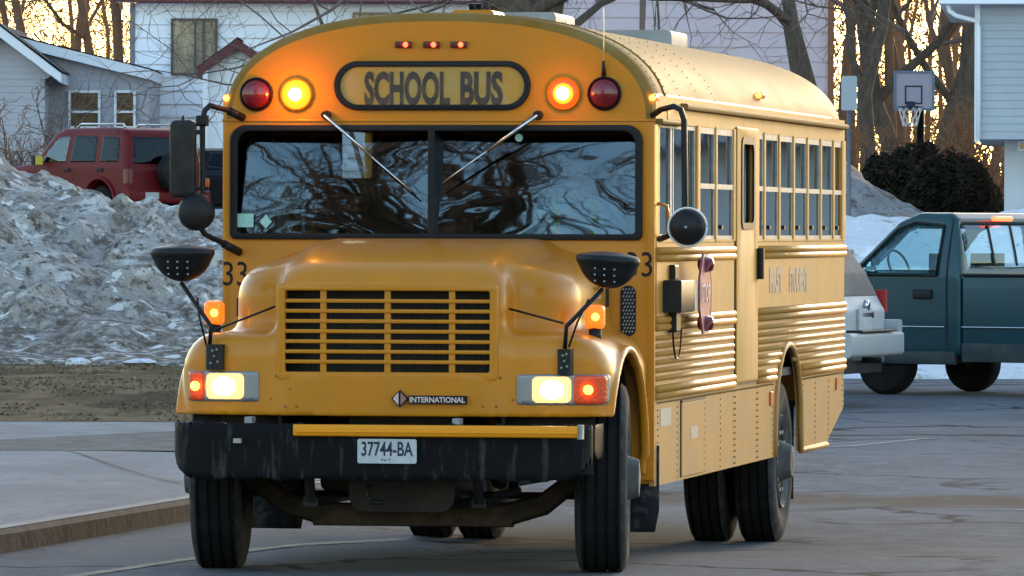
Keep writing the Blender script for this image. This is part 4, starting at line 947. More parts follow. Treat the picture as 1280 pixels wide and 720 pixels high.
# ---- dark car glimpsed left of the bus ---------------------------------
c0 = at(300, 300, 128.0); dv = empty('parked_car', (c0.x, 128.0, ground(c0.x, 128)), math.pi - R(75))
dp = [(0, .4), (0, .95), (.2, 1.1), (.5, 1.45), (.8, 1.5), (2.0, 1.5), (2.8, 1.05), (4.0, .9), (4.2, .7), (4.2, .35)]
def fb_dv(X, Y, Z): return smax(dpoly(X, Z, dp), np.abs(Y) - (.87 - .15 * np.clip((Z - 1) / .5, 0, 1)), .1)
sdf('body', fb_dv, (-.15, -1, .3), (4.4, 1, 1.65), .05, pm('paint_black', (.006, .006, .008), .4, spec=.15), dv)
carpart(fb_dv, [(-.6, 1.08), (-.55, 1.42), (.55, 1.42), (.6, 1.08)], 'rear', .008, (-.1, .8), .03, 'rear_window', M['glass_dark'], dv, (-.05, -.8, 1.0), (.8, .8, 1.5))
tlm = M['orange']
q = MB(); q.rbox((-.03, .6, .75), (.05, .85, .92), .02); q.build('tail_light', tlm, dv, 40)
q = MB(); q.rbox((-.03, -.85, .75), (.05, -.6, .92), .02); q.build('tail_light', tlm, dv, 40)
q = MB(); q.box2((-.02, -.25, .62), (-.0, .25, .78)); q.build('number_plate', M['plate'], dv)
for cx in (.8, 3.3):
    for yy in (-.78, .78): wheel_car(dv, cx, yy, .33, .2)
tag(dv, 'dark car half hidden between the bus mirror and the red suv', 'car')

# ================================================================== SCHOOL BUS
TH = R(9.8); BO = Vector((-.415, 37.508, 0))
bus = empty('school_bus', BO, -TH)
tag(bus, 'yellow school bus with lit headlights and flashing amber lamp, driver at the wheel', 'bus')
EX = Vector((math.cos(TH), -math.sin(TH), 0)); EY = Vector((math.sin(TH), math.cos(TH), 0))
def BP(px, py, y):
    C0 = Vector((0, 0, CAMZ)); d = at(px, py, 1) - C0; t = (y - (C0 - BO).dot(EY)) / d.dot(EY); P = C0 + d * t
    return Vector(((P - BO).dot(EX), y, P.z))
def SP(px, py, x=1.22):
    C0 = Vector((0, 0, CAMZ)); d = at(px, py, 1) - C0; t = (x - (C0 - BO).dot(EX)) / d.dot(EX); P = C0 + d * t
    return Vector((x, (P - BO).dot(EY), P.z))
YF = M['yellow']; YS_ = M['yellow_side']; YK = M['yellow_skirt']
HWB = 1.22; ZS = 2.46; LB = 8.62
def arc(a=HWB, b=.60, n=2.4, k=48, inset=0.0):
    out = []
    for i in range(k + 1):
        t = math.pi * i / k; c, s = math.cos(t), math.sin(t)
        out.append(((a - inset) * math.copysign(abs(c) ** (2 / n), c), ZS + (b - inset) * abs(s) ** (2 / n)))
    return out
# roof shell
mb = MB(); rings = [(0.0, .05), (.008, .028), (.028, .010), (.06, 0), (.45, 0), (.452, -.008), (.50, -.008), (.502, 0)]
y = .502
for yy in (1.0, 1.7, 2.4, 3.15, 3.85, 4.55, 5.25, 5.95, 6.65, 7.35, 8.0):
    rings += [(yy, 0)]
rings += [(8.45, 0), (8.55, .02), (8.60, .06), (LB, .14)]
k = 48; vs = []
for yy, ins in rings: vs += [(x, yy, z) for x, z in arc(inset=ins)]
w = k + 1
mb.add(vs, [(j * w + i, j * w + i + 1, (j + 1) * w + i + 1, (j + 1) * w + i) for j in range(len(rings) - 1) for i in range(k)])
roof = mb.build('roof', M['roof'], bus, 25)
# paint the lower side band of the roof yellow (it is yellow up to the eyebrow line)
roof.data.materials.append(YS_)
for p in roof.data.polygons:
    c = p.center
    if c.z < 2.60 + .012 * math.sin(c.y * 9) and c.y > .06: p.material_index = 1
# front cap face
fa = arc(inset=.05)
plate('front_cap', [[(1.17, ZS - .0)] + fa[1:-1] + [(-1.17, ZS)]], 'xz', .02, .04, YF, bus)
# windshield surround
plate('cowl_front', [[(-1.22, .47), (1.22, .47), (1.22, 2.455), (-1.22, 2.455)], rrect(-1.168, 1.146, 1.803, 2.428, (.085, .085, .03, .03), 8)], 'xz', .02, .045, YF, bus, .006)
s = MB(); s.rbox((-1.222, -.012, 2.452), (1.222, .03, 2.466), .005); s.build('cap_seam', YF, bus)
plate('windshield_gasket', [rrect(-1.175, 1.153, 1.797, 2.434, (.09, .09, .035, .035), 8), rrect(-1.135, 1.113, 1.83, 2.40, (.075, .075, .02, .02), 8)], 'xz', -.012, .03, M['gasket'], bus, .005)
s = MB()
for a, b in (((-1.21, .0, 1.77), (-1.166, .15, 2.45)), ((1.144, .0, 1.77), (1.19, .15, 2.45)), ((-1.2, .045, 2.428), (1.2, .16, 2.45)), ((-1.2, .045, 1.78), (1.2, .10, 1.803))): s.box2(a, b)
s.build('windshield_frame', M['gasket'], bus)
s = MB(); s.rbox((-.052, -.028, 1.80), (-.012, .12, 2.43), .008); s.build('windshield_mullion', M['gasket'], bus)
def wspane(x0, x1):
    mb = MB(); n = 14; vs = []
    for j in range(n + 1):
        for i in range(n + 1):
            u = i / n; v = j / n; x = x0 + (x1 - x0) * u; z = 1.80 + .635 * v
            vs.append((x, .012 + .115 * v - .012 * math.sin(math.pi * u) * math.sin(math.pi * v), z))
    mb.add(vs, [(j * 15 + i, j * 15 + i + 1, (j + 1) * 15 + i + 1, (j + 1) * 15 + i) for j in range(n) for i in range(n)])
    return mb.build('windshield_pane', M['wsglass'], bus, True)
wspane(-1.17, -.03); wspane(-.03, 1.15)
# stickers in the windshield
s = plate('inspection_sticker', [[BP(294, 266, .03).xz[:] if False else (BP(294, 284, .03).x, BP(294, 284, .03).z), (BP(318, 284, .03).x, BP(318, 284, .03).z), (BP(318, 267, .03).x, BP(318, 267, .03).z), (BP(294, 267, .03).x, BP(294, 267, .03).z)]], 'xz', .006, .002, M['mint'], bus)
c = BP(332, 277, 0); plate('diamond_sticker', [[(c.x, c.z - .04), (c.x + .035, c.z), (c.x, c.z + .04), (c.x - .035, c.z)]], 'xz', .006, .002, M['mint'], bus)
c = BP(646, 172, 0); plate('round_sticker', [circ(c.x, c.z, .022, 16)], 'xz', .07, .002, M['mint'], bus)
# wipers
def wiper(p0, p1, nm='wiper'):
    a = BP(*p0, -.03); b = BP(*p1, -.045)
    piv = MB(); piv.lathe([(-.05, .001), (-.05, .022), (.0, .028), (.03, .028)], (a.x, -.01, a.z), 'y', 14); o = piv.build(nm, M['black'], bus, 40)
    m = MB(); mid = a.lerp(b, .52); m.tube([a, a + Vector((0, -.03, 0)), mid + Vector((0, -.02, 0))], .011, 6); m.tube([mid + Vector((0, -.02, 0)), b], .006, 6); m.build('wiper_arm', M['chrome'], o, True)
    d = (b - a).normalized(); m = MB(); m.tube([a.lerp(b, .38), b + d * .03], .005, 5); m.build('wiper_blade', M['gasket'], o)
wiper((407, 144), (515, 240)); wiper((672, 144), (553, 229))
# destination sign
c0 = BP(418, 138, 0); c1 = BP(664, 76, 0); cx = (c0.x + c1.x) / 2
sg = plate('destination_sign', [rrect(c0.x + .02, c1.x - .02, c0.z + .02, c1.z - .02, .115, 12)], 'xz', -.004, .012, M['signglass'], bus)
plate('sign_gasket', [rrect(c0.x, c1.x, c0.z, c1.z, .137, 12), rrect(c0.x + .035, c1.x - .035, c0.z + .032, c1.z - .032, .105, 12)], 'xz', -.014, .022, M['gasket'], sg, .005)
t1 = text('sign_lettering', 'SCHOOL', .262, ((BP(510, 112, 0).x), -.0125, BP(500, 112, 0).z), (1, 0, 0), (0, 0, 1), M['signtxt'], sg, sx=.60, extrude=.0015, offset=.010)
t2 = text('sign_lettering', 'BUS', .262, ((BP(602, 112, 0).x), -.0125, BP(600, 112, 0).z), (1, 0, 0), (0, 0, 1), M['signtxt'], sg, sx=.60, extrude=.0015, offset=.010)
def fit_text(o, x0, x1, z0, z1):
    xs = [v.co.x for v in o.data.vertices]; zs = [v.co.z for v in o.data.vertices]
    for v in o.data.vertices:
        v.co.x = x0 + (v.co.x - min(xs)) / (max(xs) - min(xs)) * (x1 - x0); v.co.z = z0 + (v.co.z - min(zs)) / (max(zs) - min(zs)) * (z1 - z0)
fit_text(t1, BP(456, 110, 0).x, BP(563, 110, 0).x, BP(500, 132, 0).z, BP(500, 89, 0).z)
fit_text(t2, BP(576, 110, 0).x, BP(629, 110, 0).x, BP(500, 132, 0).z, BP(500, 89, 0).z)
# flashers
def flasher(px, py, r, kind):
    c = BP(px, py, 0); o = bpy.data.objects.new('x', None); bpy.data.objects.remove(o)
    m = MB(); m.lathe([(.0, r * 1.08), (-.02, r * 1.08), (-.028, r * 1.0), (-.02, r * .96)], (c.x, 0, c.z), 'y', 32); m_ = m.build('warning_lamp', M['black'] if kind == 'red' else YF, bus, 40)
    d = MB(); prof = [(-.018, r * .97), (-.035, r * .85), (-.05, r * .55), (-.056, .001)]
    if kind == 'red': d.lathe(prof, (c.x, 0, c.z), 'y', 32); d.build('lens', M['redl'], m_, True)
    else:
        d.lathe([(-.018, r * .97), (-.032, r * .80), (-.034, r * .60)], (c.x, 0, c.z), 'y', 32); d.build('lens_rim', M['flashrim'] if kind == 'amber' else M['flash'], m_, True)
        e = MB(); e.lathe([(-.033, r * (.66 if kind == 'amber' else .9)), (-.05, r * .5), (-.056, .001)], (c.x, 0, c.z), 'y', 32); e.build('lens', M['flash'], m_, True)
        e = MB(); e.lathe([(-.062, .001), (-.058, r * .28), (-.05, r * .45), (-.03, r * (.52 if kind == 'amber' else .66))], (c.x, 0, c.z), 'y', 32); e.build('bulb_glow', M['flashcore'], m_, True)
def glow(name, c, col, e, r=.03):
    l = bpy.data.lights.new(name, 'POINT'); l.energy = e; l.color = col; l.shadow_soft_size = r
    o = bpy.data.objects.new(name, l); COL.objects.link(o); o.parent = bus; o.location = c; return o
c = BP(371, 118, 0); glow('flasher_light', (c.x, -.13, c.z), (1, .26, .02), 1.1); c = BP(705, 117, 0); glow('flasher_light', (c.x, -.12, c.z), (1, .26, .02), .25)
flasher(321, 118, .088, 'red'); flasher(371, 118, .086, 'lit'); flasher(705, 117, .088, 'amber'); flasher(756, 117, .088, 'red')
# clearance lamps
def clearance(c, sx=.045, glow=(.3, 0), lens='dkred', gl='redglow', face='front'):
    m = MB(); 
    if face == 'front': m.rbox((c.x - sx, c.y - .03, c.z - .018), (c.x + sx, c.y + .01, c.z + .018), .012, 2)
    else: m.rbox((c.x - .01, c.y - sx, c.z - .02), (c.x + .035, c.y + sx, c.z + .02), .012, 2)
    o = m.build('clearance_lamp', M[lens], bus, 40)
    g = MB(); gx = c.x + glow[0] * sx
    if face == 'front': g.lathe([(-.012, .001), (-.01, .012), (.0, .015)], (gx, c.y - .028, c.z), 'y', 12)
    else: g.lathe([(-.026, .001), (-.02, .014), (.0, .018)], (c.x + .01, c.y - sx + .002, c.z), 'y', 12)
    g.build('bulb', M[gl], o, True)
for px in (505, 540, 574): clearance(BP(px, 56, 0))
clearance(Vector((1.192, .06, 2.585)), .035, (0, 0), 'amberl', 'amberglow', 'side'); clearance(Vector((-1.215, .06, 2.585)), .035, (0, 0), 'amberl', 'amberglow', 'side')
clearance(Vector((1.175, 4.58, 2.69)), .06, (0, 0), 'orange', 'amberglow', 'side')
# antenna, roof strobe, hatches
c = BP(755, 95, -.0)
m = MB(); m.tube([(c.x, -.012, c.z), (c.x, -.02, BP(755, 76, 0).z)], [.014, .006], 8); o = m.build('antenna', M['black'], bus, True)
m = MB(); m.tube([(c.x, -.02, BP(755, 76, 0).z), (c.x, -.02, BP(755, 10, 0).z)], .003, 5); m.build('whip', M['chrome'], o)
m = MB(); a = BP(567, 24, .7); b = BP(622, 13, .7); m.rbox((a.x, .6, 3.03), (b.x, .95, b.z), .03, 3); m.build('roof_vent', YF, bus, 40)
m = MB(); a = BP(601, 30, 3.0); b = BP(705, 17, 3.0); m.rbox((a.x, 2.7, 3.0), (b.x, 3.4, b.z), .03, 3); m.build('roof_hatch', M['hatchw'], bus, 40)
m = MB(); a = BP(795, 50, 6.2); b = BP(848, 39, 6.2); m.rbox((a.x - .25, 5.9, 2.98), (b.x, 6.6, b.z), .03, 3); m.build('roof_hatch', M['hatchw'], bus, 40)
m = MB(); c = BP(697, 50, .12); m.rbox((c.x - .04, .08, c.z - .0), (c.x + .03, .14, c.z + .03), .01); m.build('wiring_clip', M['black'], bus)

# ---------------- sides
def wall_loop():
    lp = [(.02, .436), (5.04, .436)]
    for i in range(0, 17):
        t = math.pi * (1 - i / 16); lp.append((5.67 + .63 * math.cos(t), .60 + .53 * math.sin(t) ** .9 if 0 < i < 16 else .60))
    lp += [(6.30, .436), (7.62, .436), (LB - .03, .66), (LB - .03, 1.80), (.02, 1.80)]
    return lp
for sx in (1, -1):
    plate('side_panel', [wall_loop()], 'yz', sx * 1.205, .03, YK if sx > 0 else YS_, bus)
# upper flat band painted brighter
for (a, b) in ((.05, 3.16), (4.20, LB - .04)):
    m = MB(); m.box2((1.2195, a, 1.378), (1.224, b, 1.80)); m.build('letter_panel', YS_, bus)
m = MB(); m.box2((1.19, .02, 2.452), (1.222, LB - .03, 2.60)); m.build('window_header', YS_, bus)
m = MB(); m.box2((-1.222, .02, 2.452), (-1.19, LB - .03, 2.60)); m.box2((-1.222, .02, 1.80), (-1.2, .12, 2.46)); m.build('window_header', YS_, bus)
segs = ((.06, 3.15), (4.21, LB - .04))
for zc in (1.745, 1.690, 1.357, 1.310, .975, .930):
    pass
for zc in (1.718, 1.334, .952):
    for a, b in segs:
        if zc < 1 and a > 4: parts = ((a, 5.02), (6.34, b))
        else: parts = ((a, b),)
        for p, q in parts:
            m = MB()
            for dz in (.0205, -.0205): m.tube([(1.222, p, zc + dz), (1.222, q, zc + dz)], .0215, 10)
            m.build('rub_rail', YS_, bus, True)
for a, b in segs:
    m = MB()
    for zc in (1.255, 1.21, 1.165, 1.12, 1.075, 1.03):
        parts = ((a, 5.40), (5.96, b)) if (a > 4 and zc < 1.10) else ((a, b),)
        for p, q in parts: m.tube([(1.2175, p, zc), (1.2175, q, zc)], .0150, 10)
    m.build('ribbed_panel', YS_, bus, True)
for a, b in ((.98, LB - .1), ):
    m = MB(); m.rbox((1.19, a, 2.535), (1.262, b, 2.572), .012); m.build('drip_rail', M['roof'], bus, 40)
m = MB(); m.rbox((1.19, .03, 2.44), (1.262, .96, 2.47), .012); m.build('drip_rail', M['roof'], bus, 40)
# arch lip
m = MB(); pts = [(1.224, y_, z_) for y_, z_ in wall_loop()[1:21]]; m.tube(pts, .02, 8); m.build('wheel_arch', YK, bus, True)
# rivets
m = MB()
def rivet(y_, z_): 
    s_ = .008; m.add([(1.2205, y_ - s_, z_), (1.2205, y_, z_ - s_), (1.2205, y_ + s_, z_), (1.2205, y_, z_ + s_), (1.2275, y_, z_)], [(0, 1, 4), (1, 2, 4), (2, 3, 4), (3, 0, 4)])
for y_ in (.12, .86, 1.94, 2.6, 3.18, 3.24, 4.19, 4.25, 4.95, 6.42, 7.05, 7.75, 8.5):
    z_ = .46 if y_ < 7.6 else .46 + (y_ - 7.6) * .23
    while z_ < .90: rivet(y_, z_); z_ += .036
y_ = .1
while y_ < LB - .1:
    for z_ in ((.895,) if not 5 < y_ < 6.35 else ()) + (1.784,):
        rivet(y_, z_)
    y_ += .045
m.build('rivets', pm('rivet_heads', (.30, .17, .065), .6), bus)
# roof rivets on the cap seams
m = MB(); aa = arc(inset=-.009)
for yy in (.14, .475, 1.0, 1.7, 2.4):
    for i in range(2, 26):
        x_, z_ = aa[i]; m.box((x_, yy, z_), (.003, .005, .003))
m.build('roof_rivets', pm('rivet_heads_dark', (.14, .11, .07), .6), bus)
# windows on the driver's side
posts = [1.66, 2.39, 3.16, 4.21, 4.52, 5.22, 5.92, 6.62, 7.30, 7.98, LB - .1]
for sx in (1, -1):
    for i, y_ in enumerate(posts):
        wd = (.06, .042, .05, .05, .042, .042, .042, .042, .042, .042, .10)[i]
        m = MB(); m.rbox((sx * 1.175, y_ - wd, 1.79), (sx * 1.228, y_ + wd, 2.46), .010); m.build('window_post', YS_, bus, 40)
    m = MB(); m.rbox((sx * 1.17, .02, 1.79), (sx * 1.222, .18, 2.46), .012); m.build('window_post', YF, bus, 40)
    for i in range(len(posts) - 1):
        a, b = posts[i] + .05, posts[i + 1] - .05
        if i == 2: continue
        fr = MB(); xo = sx * 1.207
        fr.box2((xo - .012, a, 2.415), (xo + .012, b, 2.455)); fr.box2((xo - .012, a, 1.80), (xo + .012, b, 1.822))
        fr.box2((xo - .010, a, 2.095), (xo + .016, b, 2.125)); fr.box2((xo - .012, a, 1.822), (xo + .012, a + .02, 2.415)); fr.box2((xo - .012, b - .02, 1.822), (xo + .012, b, 2.415))
        f_ = fr.build('side_window', M['alu'], bus)
        for (z0_, z1_, dx) in ((2.125, 2.415, -.004), (1.822, 2.095, .003)):
            g = MB(); g.box2((xo + dx - .002, a + .02, z0_), (xo + dx + .002, b - .02, z1_)); g.build('pane', M['busglass'], f_)
        if sx > 0:
            g = MB(); g.box2((xo + .004, a + .2, 1.86), (xo + .016, a + .26, 1.885)); g.build('latch', M['black'], f_)
    # driver window: two sliding panes
    xo = sx * 1.2; fr = MB()
    for a, b in (((.20, 2.425), (1.60, 2.45)), ((.20, 1.80), (1.60, 1.83))): fr.box2((xo - .014, a[0], a[1]), (xo + .014, b[0], b[1]))
    for y_ in (.20, .62, .72, 1.26, 1.565): fr.box2((xo - .012, y_, 1.83), (xo + .014, y_ + (.06 if y_ == .62 else .03), 2.425))
    f_ = fr.build('driver_window', M['alu'], bus)
    for a, b in ((.23, .62), (.68, 1.26), (1.29, 1.565)):
        g = MB(); g.box2((xo - .003, a, 1.83), (xo + .001, b, 2.425)); g.build('pane', M['busglass'], f_)
# emergency door
dp_ = plate('emergency_door', [rrect(3.215, 4.165, .935, 2.475, .02), rrect(3.42, 3.93, 1.885, 2.39, .06)], 'yz', 1.219, .03, YS_, bus, .005)
plate('window_gasket', [rrect(3.39, 3.96, 1.86, 2.415, .07), rrect(3.435, 3.915, 1.90, 2.375, .055)], 'yz', 1.236, .012, M['gasket'], dp_)
g = MB(); g.box2((1.212, 3.42, 1.885), (1.216, 3.93, 2.39)); g.build('pane', M['busglass'], dp_)
m = MB(); m.rbox((1.236, 4.10, 1.555), (1.275, 4.16, 1.745), .012); m.build('handle', M['black'], dp_, 40)
m = MB()
for y_ in (3.205, 4.172): m.box2((1.2215, y_ - .006, .93), (1.2275, y_ + .006, 2.47))
m.box2((1.2215, 3.2, .922), (1.2275, 4.18, .932)); m.build('door_gap', M['gasket'], bus)
# access hatch
m = MB(); m.rbox((1.2205, 1.02, .452), (1.228, 1.90, .872), .004); h_ = m.build('access_hatch', YK, bus)
m = MB(); m.box2((1.2205, .99, .452), (1.226, 1.018, .875)); m.box2((1.2205, .99, .876), (1.232, 1.92, .888)); m.build('hatch_gap', M['gasket'], h_)
m = MB(); m.box2((1.2285, 1.35, .66), (1.230, 1.62, .73)); m.build('hatch_sticker', M['sticker'], h_)
m = MB(); m.box2((1.2206, .22, .76), (1.2225, .62, .86)); m.build('data_sticker', M['sticker'], bus)
c = SP(963, 498); m = MB(); m.rbox((1.221, c.y - .05, c.z - .045), (1.232, c.y + .05, c.z + .045), .01); m.build('side_reflector', M['orange'], bus)
c = SP(1045, 480); m = MB(); m.rbox((1.221, c.y - .04, c.z - .04), (1.232, c.y + .04, c.z + .04), .01); m.build('side_reflector', M['orange'], bus)
m = MB(); c = SP(894, 118, 1.19)
text('company_lettering', 'FIRST', .20, (1.2255, 5.05, 1.535), (0, 1, 0), (0, 0, 1), M['faded'], bus, sx=1.25, extrude=.001, offset=.013)
text('company_lettering', 'STUDENT', .20, (1.2255, 6.15, 1.53), (0, 1, 0), (0, 0, 1), M['faded'], bus, sx=1.05, extrude=.001, offset=.011)
# rear of the bus
plate('rear_wall', [[(-1.2, .7), (1.2, .7), (1.2, 2.46)] + arc(inset=.14)[1:-1] + [(-1.2, 2.46)]], 'xz', LB - .015, .03, YS_, bus)
m = MB(); m.rbox((-1.2, LB, .66), (1.2, LB + .12, .88), .03); m.build('rear_bumper', M['blackm'], bus, 40)
# floor and interior
m = MB(); m.box2((-1.18, .03, .93), (1.18, LB - .04, .98)); m.build('floor', M['inside'], bus)
m = MB(); m.box2((-1.15, .02, .98), (1.15, .06, 1.75)); m.rbox((-1.14, .05, 1.70), (1.14, .42, 1.80), .04); m.build('dashboard', M['vinyl'], bus, 40)
st0 = None
for r_ in range(9):
    for sx in (-.72, .72):
        y_ = 2.3 + r_ * .69
        if st0 is None:
            m = MB(); m.rbox((-.44, .0, .43), (.44, .42, .55), .05, 3); st0 = m.build('seat', M['vinyl'], bus, 40)
            b = MB(); b.rbox((-.44, .38, .45), (.44, .50, 1.18), .05, 3); b.build('backrest', M['vinyl'], st0, 40)
            s_ = st0
        else:
            s_ = st0.copy(); COL.objects.link(s_); s_.parent = bus
            for ch in list(st0.children): c_ = ch.copy(); COL.objects.link(c_); c_.parent = s_
        s_.location = (sx, y_, .98)
m = MB(); m.rbox((.32, .95, 1.30), (.86, 1.42, 1.42), .04, 3); m.rbox((.34, 1.38, 1.35), (.84, 1.50, 2.12), .05, 3); m.box2((.5, 1.05, .98), (.7, 1.35, 1.3)); m.build('driver_seat', M['vinyl'], bus, 40)
SWC = Vector((.59, .56, 1.80)); swr = Matrix.Rotation(R(32), 3, 'X')
m = MB(); m.tube([SWC + swr @ Vector((.24 * math.cos(t), .24 * math.sin(t), 0)) for t in [i * math.pi / 16 for i in range(33)]], .014, 6)
for t in (0, 2.1, 4.2): m.tube([SWC, SWC + swr @ Vector((.24 * math.cos(t), .24 * math.sin(t), 0))], .012, 5)
m.tube([SWC, SWC + swr @ Vector((0, 0, -.35))], .03, 8); m.build('steering_wheel', M['black'], bus, True)
m = MB(); m.rbox((.1, .30, 2.34), (.5, .34, 2.43), .02); m.build('interior_mirror', M['black'], bus)
m = MB(); m.tube([(-1.0, .5, 1.0), (-1.0, .5, 2.35)], .02, 8); m.tube([(-.86, .5, 1.0), (-.86, .5, 2.35)], .016, 8); m.tube([(-1.0, .5, 2.0), (-.86, .5, 2.0)], .014, 6); m.build('handrail', M['alu'], bus, True)
m = MB(); m.box2((-.80, .5, 2.91), (.80, 8.5, 2.93)); m.build('ceiling', M['inside'], bus)

# ---------------- hood and fenders
def hood_solid(X, Y, Z):
    aX = np.abs(X); yf = -1.475 + .10 * np.clip(aX / 1.18, 0, 1.2) ** 3
    zt = 1.295 - .10 * np.clip((aX - .98) / .2, 0, 1.5) ** 2 + 0 * Y
    f = smax(smax(aX - 1.18, yf - Y, .26), Z - zt, .12)
    c1 = smax(smax(aX - (.62 + .075 * (Y + 1.47)), yf - Y, .12), Z - (1.61 + .20 * (1 - np.exp(-np.maximum(Y + 1.47, 0) / .42))), .20)
    c2 = smax(smax(aX - (.93 + .04 * (Y + 1.2)), (-1.20 + .16 * np.clip((aX - .6) / .4, 0, 1.3) ** 2) - Y, .26), Z - (1.66 + .07 * (Y + 1.2) - .06 * np.clip((aX - .6) / .35, 0, 1.2) ** 2), .16)
    d = smin(smin(c1, c2, .055), f, .075)
    rr = np.sqrt((Y + .70) ** 2 + (Z - .55) ** 2)
    lip = np.maximum(np.abs(rr - .655) - .022, np.maximum(aX - 1.20, 1.02 - aX)); lip = np.maximum(lip, .60 - Z)
    d = smin(d, lip, .04)
    return d
def hood_outer(X, Y, Z):
    d = hood_solid(X, Y, Z)
    return np.maximum(np.maximum(d, Y - .0), .855 - Z + 0 * X)
def hood_fn(X, Y, Z):
    d = hood_solid(X, Y, Z); shell = np.maximum(d, -(d + .032))
    aX = np.abs(X); rr = np.sqrt((Y + .70) ** 2 + (Z - .55) ** 2)
    shell = np.maximum(shell, -np.maximum(rr - .635, .80 - aX))
    g = np.maximum(np.maximum(aX - .56, np.abs(Z - 1.308) - .222), Y + 1.25)
    shell = np.maximum(shell, -g)
    bot = np.where(Y > -.7, .50, .855) - Z
    return np.maximum(np.maximum(shell, Y + .004), bot)
hood = sdf('hood', hood_fn, (-1.26, -1.56, .48), (1.26, .03, 1.86), .014, YF, bus)
sm_ = hood.modifiers.new('smooth', 'SMOOTH'); sm_.factor = .5; sm_.iterations = 2
# inner wheel wells
m = MB()
for sx in (1, -1):
    n = 18; vs = []
    for i in range(n + 1):
        t = math.pi * i / n - .0; yy, z_ = -.70 + .66 * math.cos(t), .55 + .66 * math.sin(t); vs += [(sx * 1.10, yy, z_), (sx * .62, yy, z_)]
    m.add(vs, [(2 * i, 2 * i + 1, 2 * i + 3, 2 * i + 2) for i in range(n)])
    m.box2((sx * .60, -1.35, .5), (sx * .62, -.04, 1.22))
m.build('wheel_well', M['blackm'], bus)
# grille
g = MB()
z0_, z1_ = 1.091, 1.525; n = 8; pitch = (z1_ - z0_) / n
for i in range(1, n): g.rbox((-.557, -1.478, z0_ + i * pitch - .0105), (.557, -1.445, z0_ + i * pitch + .0105), .005)
for x_ in (-.35, 0, .35): g.rbox((x_ - .017, -1.470, z0_), (x_ + .017, -1.44, z1_), .005)
gr = g.build('grille', YF, bus, 40)
plate('grille_frame', [rrect(-.60, .60, 1.045, 1.568, .03), rrect(-.556, .556, z0_, z1_, .012)], 'xz', -1.462, .045, YF, bus, .008)
m = MB(); m.box2((-.58, -1.30, 1.0), (.58, -1.24, 1.56))
for i in range(36): m.box2((-.55 + i * .031, -1.305, 1.02), (-.545 + i * .031, -1.300, 1.5))
m.build('radiator', M['blackm'], bus)
# badge
YBG = -.030
c = BP(502, 498, -1.47); c2 = BP(586, 504, -1.47)
bb = MB(); e0 = BP(513, 504.5, -1.47); e1 = BP(585, 494.5, -1.47); bb.box2((e0.x, -1.492 + YBG, e0.z), (e1.x, -1.474, e1.z)); b_ = bb.build('maker_badge', M['gasket'], bus)
t_ = text('badge_lettering', 'INTERNATIONAL', .04, (.2, -1.4935 + YBG, c.z), (1, 0, 0), (0, 0, 1), M['badge'], b_, extrude=.001, offset=.0012); fit_text(t_, e0.x + .006, e1.x - .006, e0.z + .007, e1.z - .007)
r_ = .041; plate('logo_plate', [[(c.x, c.z - r_ * 1.12), (c.x + r_ * 1.12, c.z), (c.x, c.z + r_ * 1.12), (c.x - r_ * 1.12, c.z)]], 'xz', -1.482 + YBG, .03, M['gasket'], b_)
for s_, mm in ((-1, M['badge']), (1, M['badgek'])): plate('logo_half', [[(c.x + s_ * .006, c.z - r_ * .82), (c.x + s_ * r_ * .9, c.z), (c.x + s_ * .006, c.z + r_ * .82)]], 'xz', -1.497 + YBG, .006, mm, b_)
def on_hood(x, z):
    y_ = -1.55
    while y_ < .0 and float(hood_solid(np.array(x), np.array(y_), np.array(z))) > 0: y_ += .004
    return y_
# headlights
def hoodpart(x0, x1, z0, z1, off, name, mat, parent, h=.01, r=.015):
    def fn(X, Y, Z):
        d = hood_solid(X, Y, Z) - off
        q = np.maximum(np.abs(X - (x0 + x1) / 2) - (x1 - x0) / 2 + r, 0) ** 2 + np.maximum(np.abs(Z - (z0 + z1) / 2) - (z1 - z0) / 2 + r, 0) ** 2
        return np.maximum(np.maximum(d, np.sqrt(q) - r), -(d + off + .04))
    return sdf(name, fn, (x0 - .02, -1.55, z0 - .02), (x1 + .02, -1.05, z1 + .02), h, mat, parent)
for (lo_, li_, ho, hi_, ao, ai, z0_, z1_) in ((-1.118, -.700, -1.000, -.785, -1.108, -1.008, .928, 1.092), (.698, 1.168, .782, .988, 1.000, 1.160, .920, 1.084)):
    bz = hoodpart(lo_, li_, z0_, z1_, .008, 'headlight_bezel', pm('bezel_grey', (.22, .23, .25), .35, .5), bus)
    hoodpart(min(ho, hi_), max(ho, hi_), z0_ + .012, z1_ - .012, .018, 'headlight', M['head'], bz, .008, .03)
    hoodpart(min(ao, ai), max(ao, ai), z0_ + .006, z1_ - .006, .016, 'turn_signal', pm('turn_lens', (.45, .05, .006), .25, coat=.5, bump=.3, bscale=60, emit=(1, .06, .003), estr=.03), bz)
    m = MB(); hc_ = (ho + hi_) / 2; m.lathe([(-.03, .001), (-.028, .022), (-.022, .038), (-.010, .050)], (0, on_hood(hc_, .95) - .012, (z0_ + z1_) / 2), 'y', 20); m.v = [(hc_ + v_[0] * 1.35, v_[1], v_[2]) for v_ in m.v]; m.build('headlamp_bulb', M['hot'], bz, True)
    cx_ = (ao + ai) / 2; m = MB(); m.lathe([(-.01, .001), (-.008, .02), (0, .026)], (cx_, {True: -1.40, False: -1.385}[cx_ < 0] - .035, (z0_ + z1_) / 2), 'y', 12); m.build('signal_bulb', M['amberglow'], bz, True)
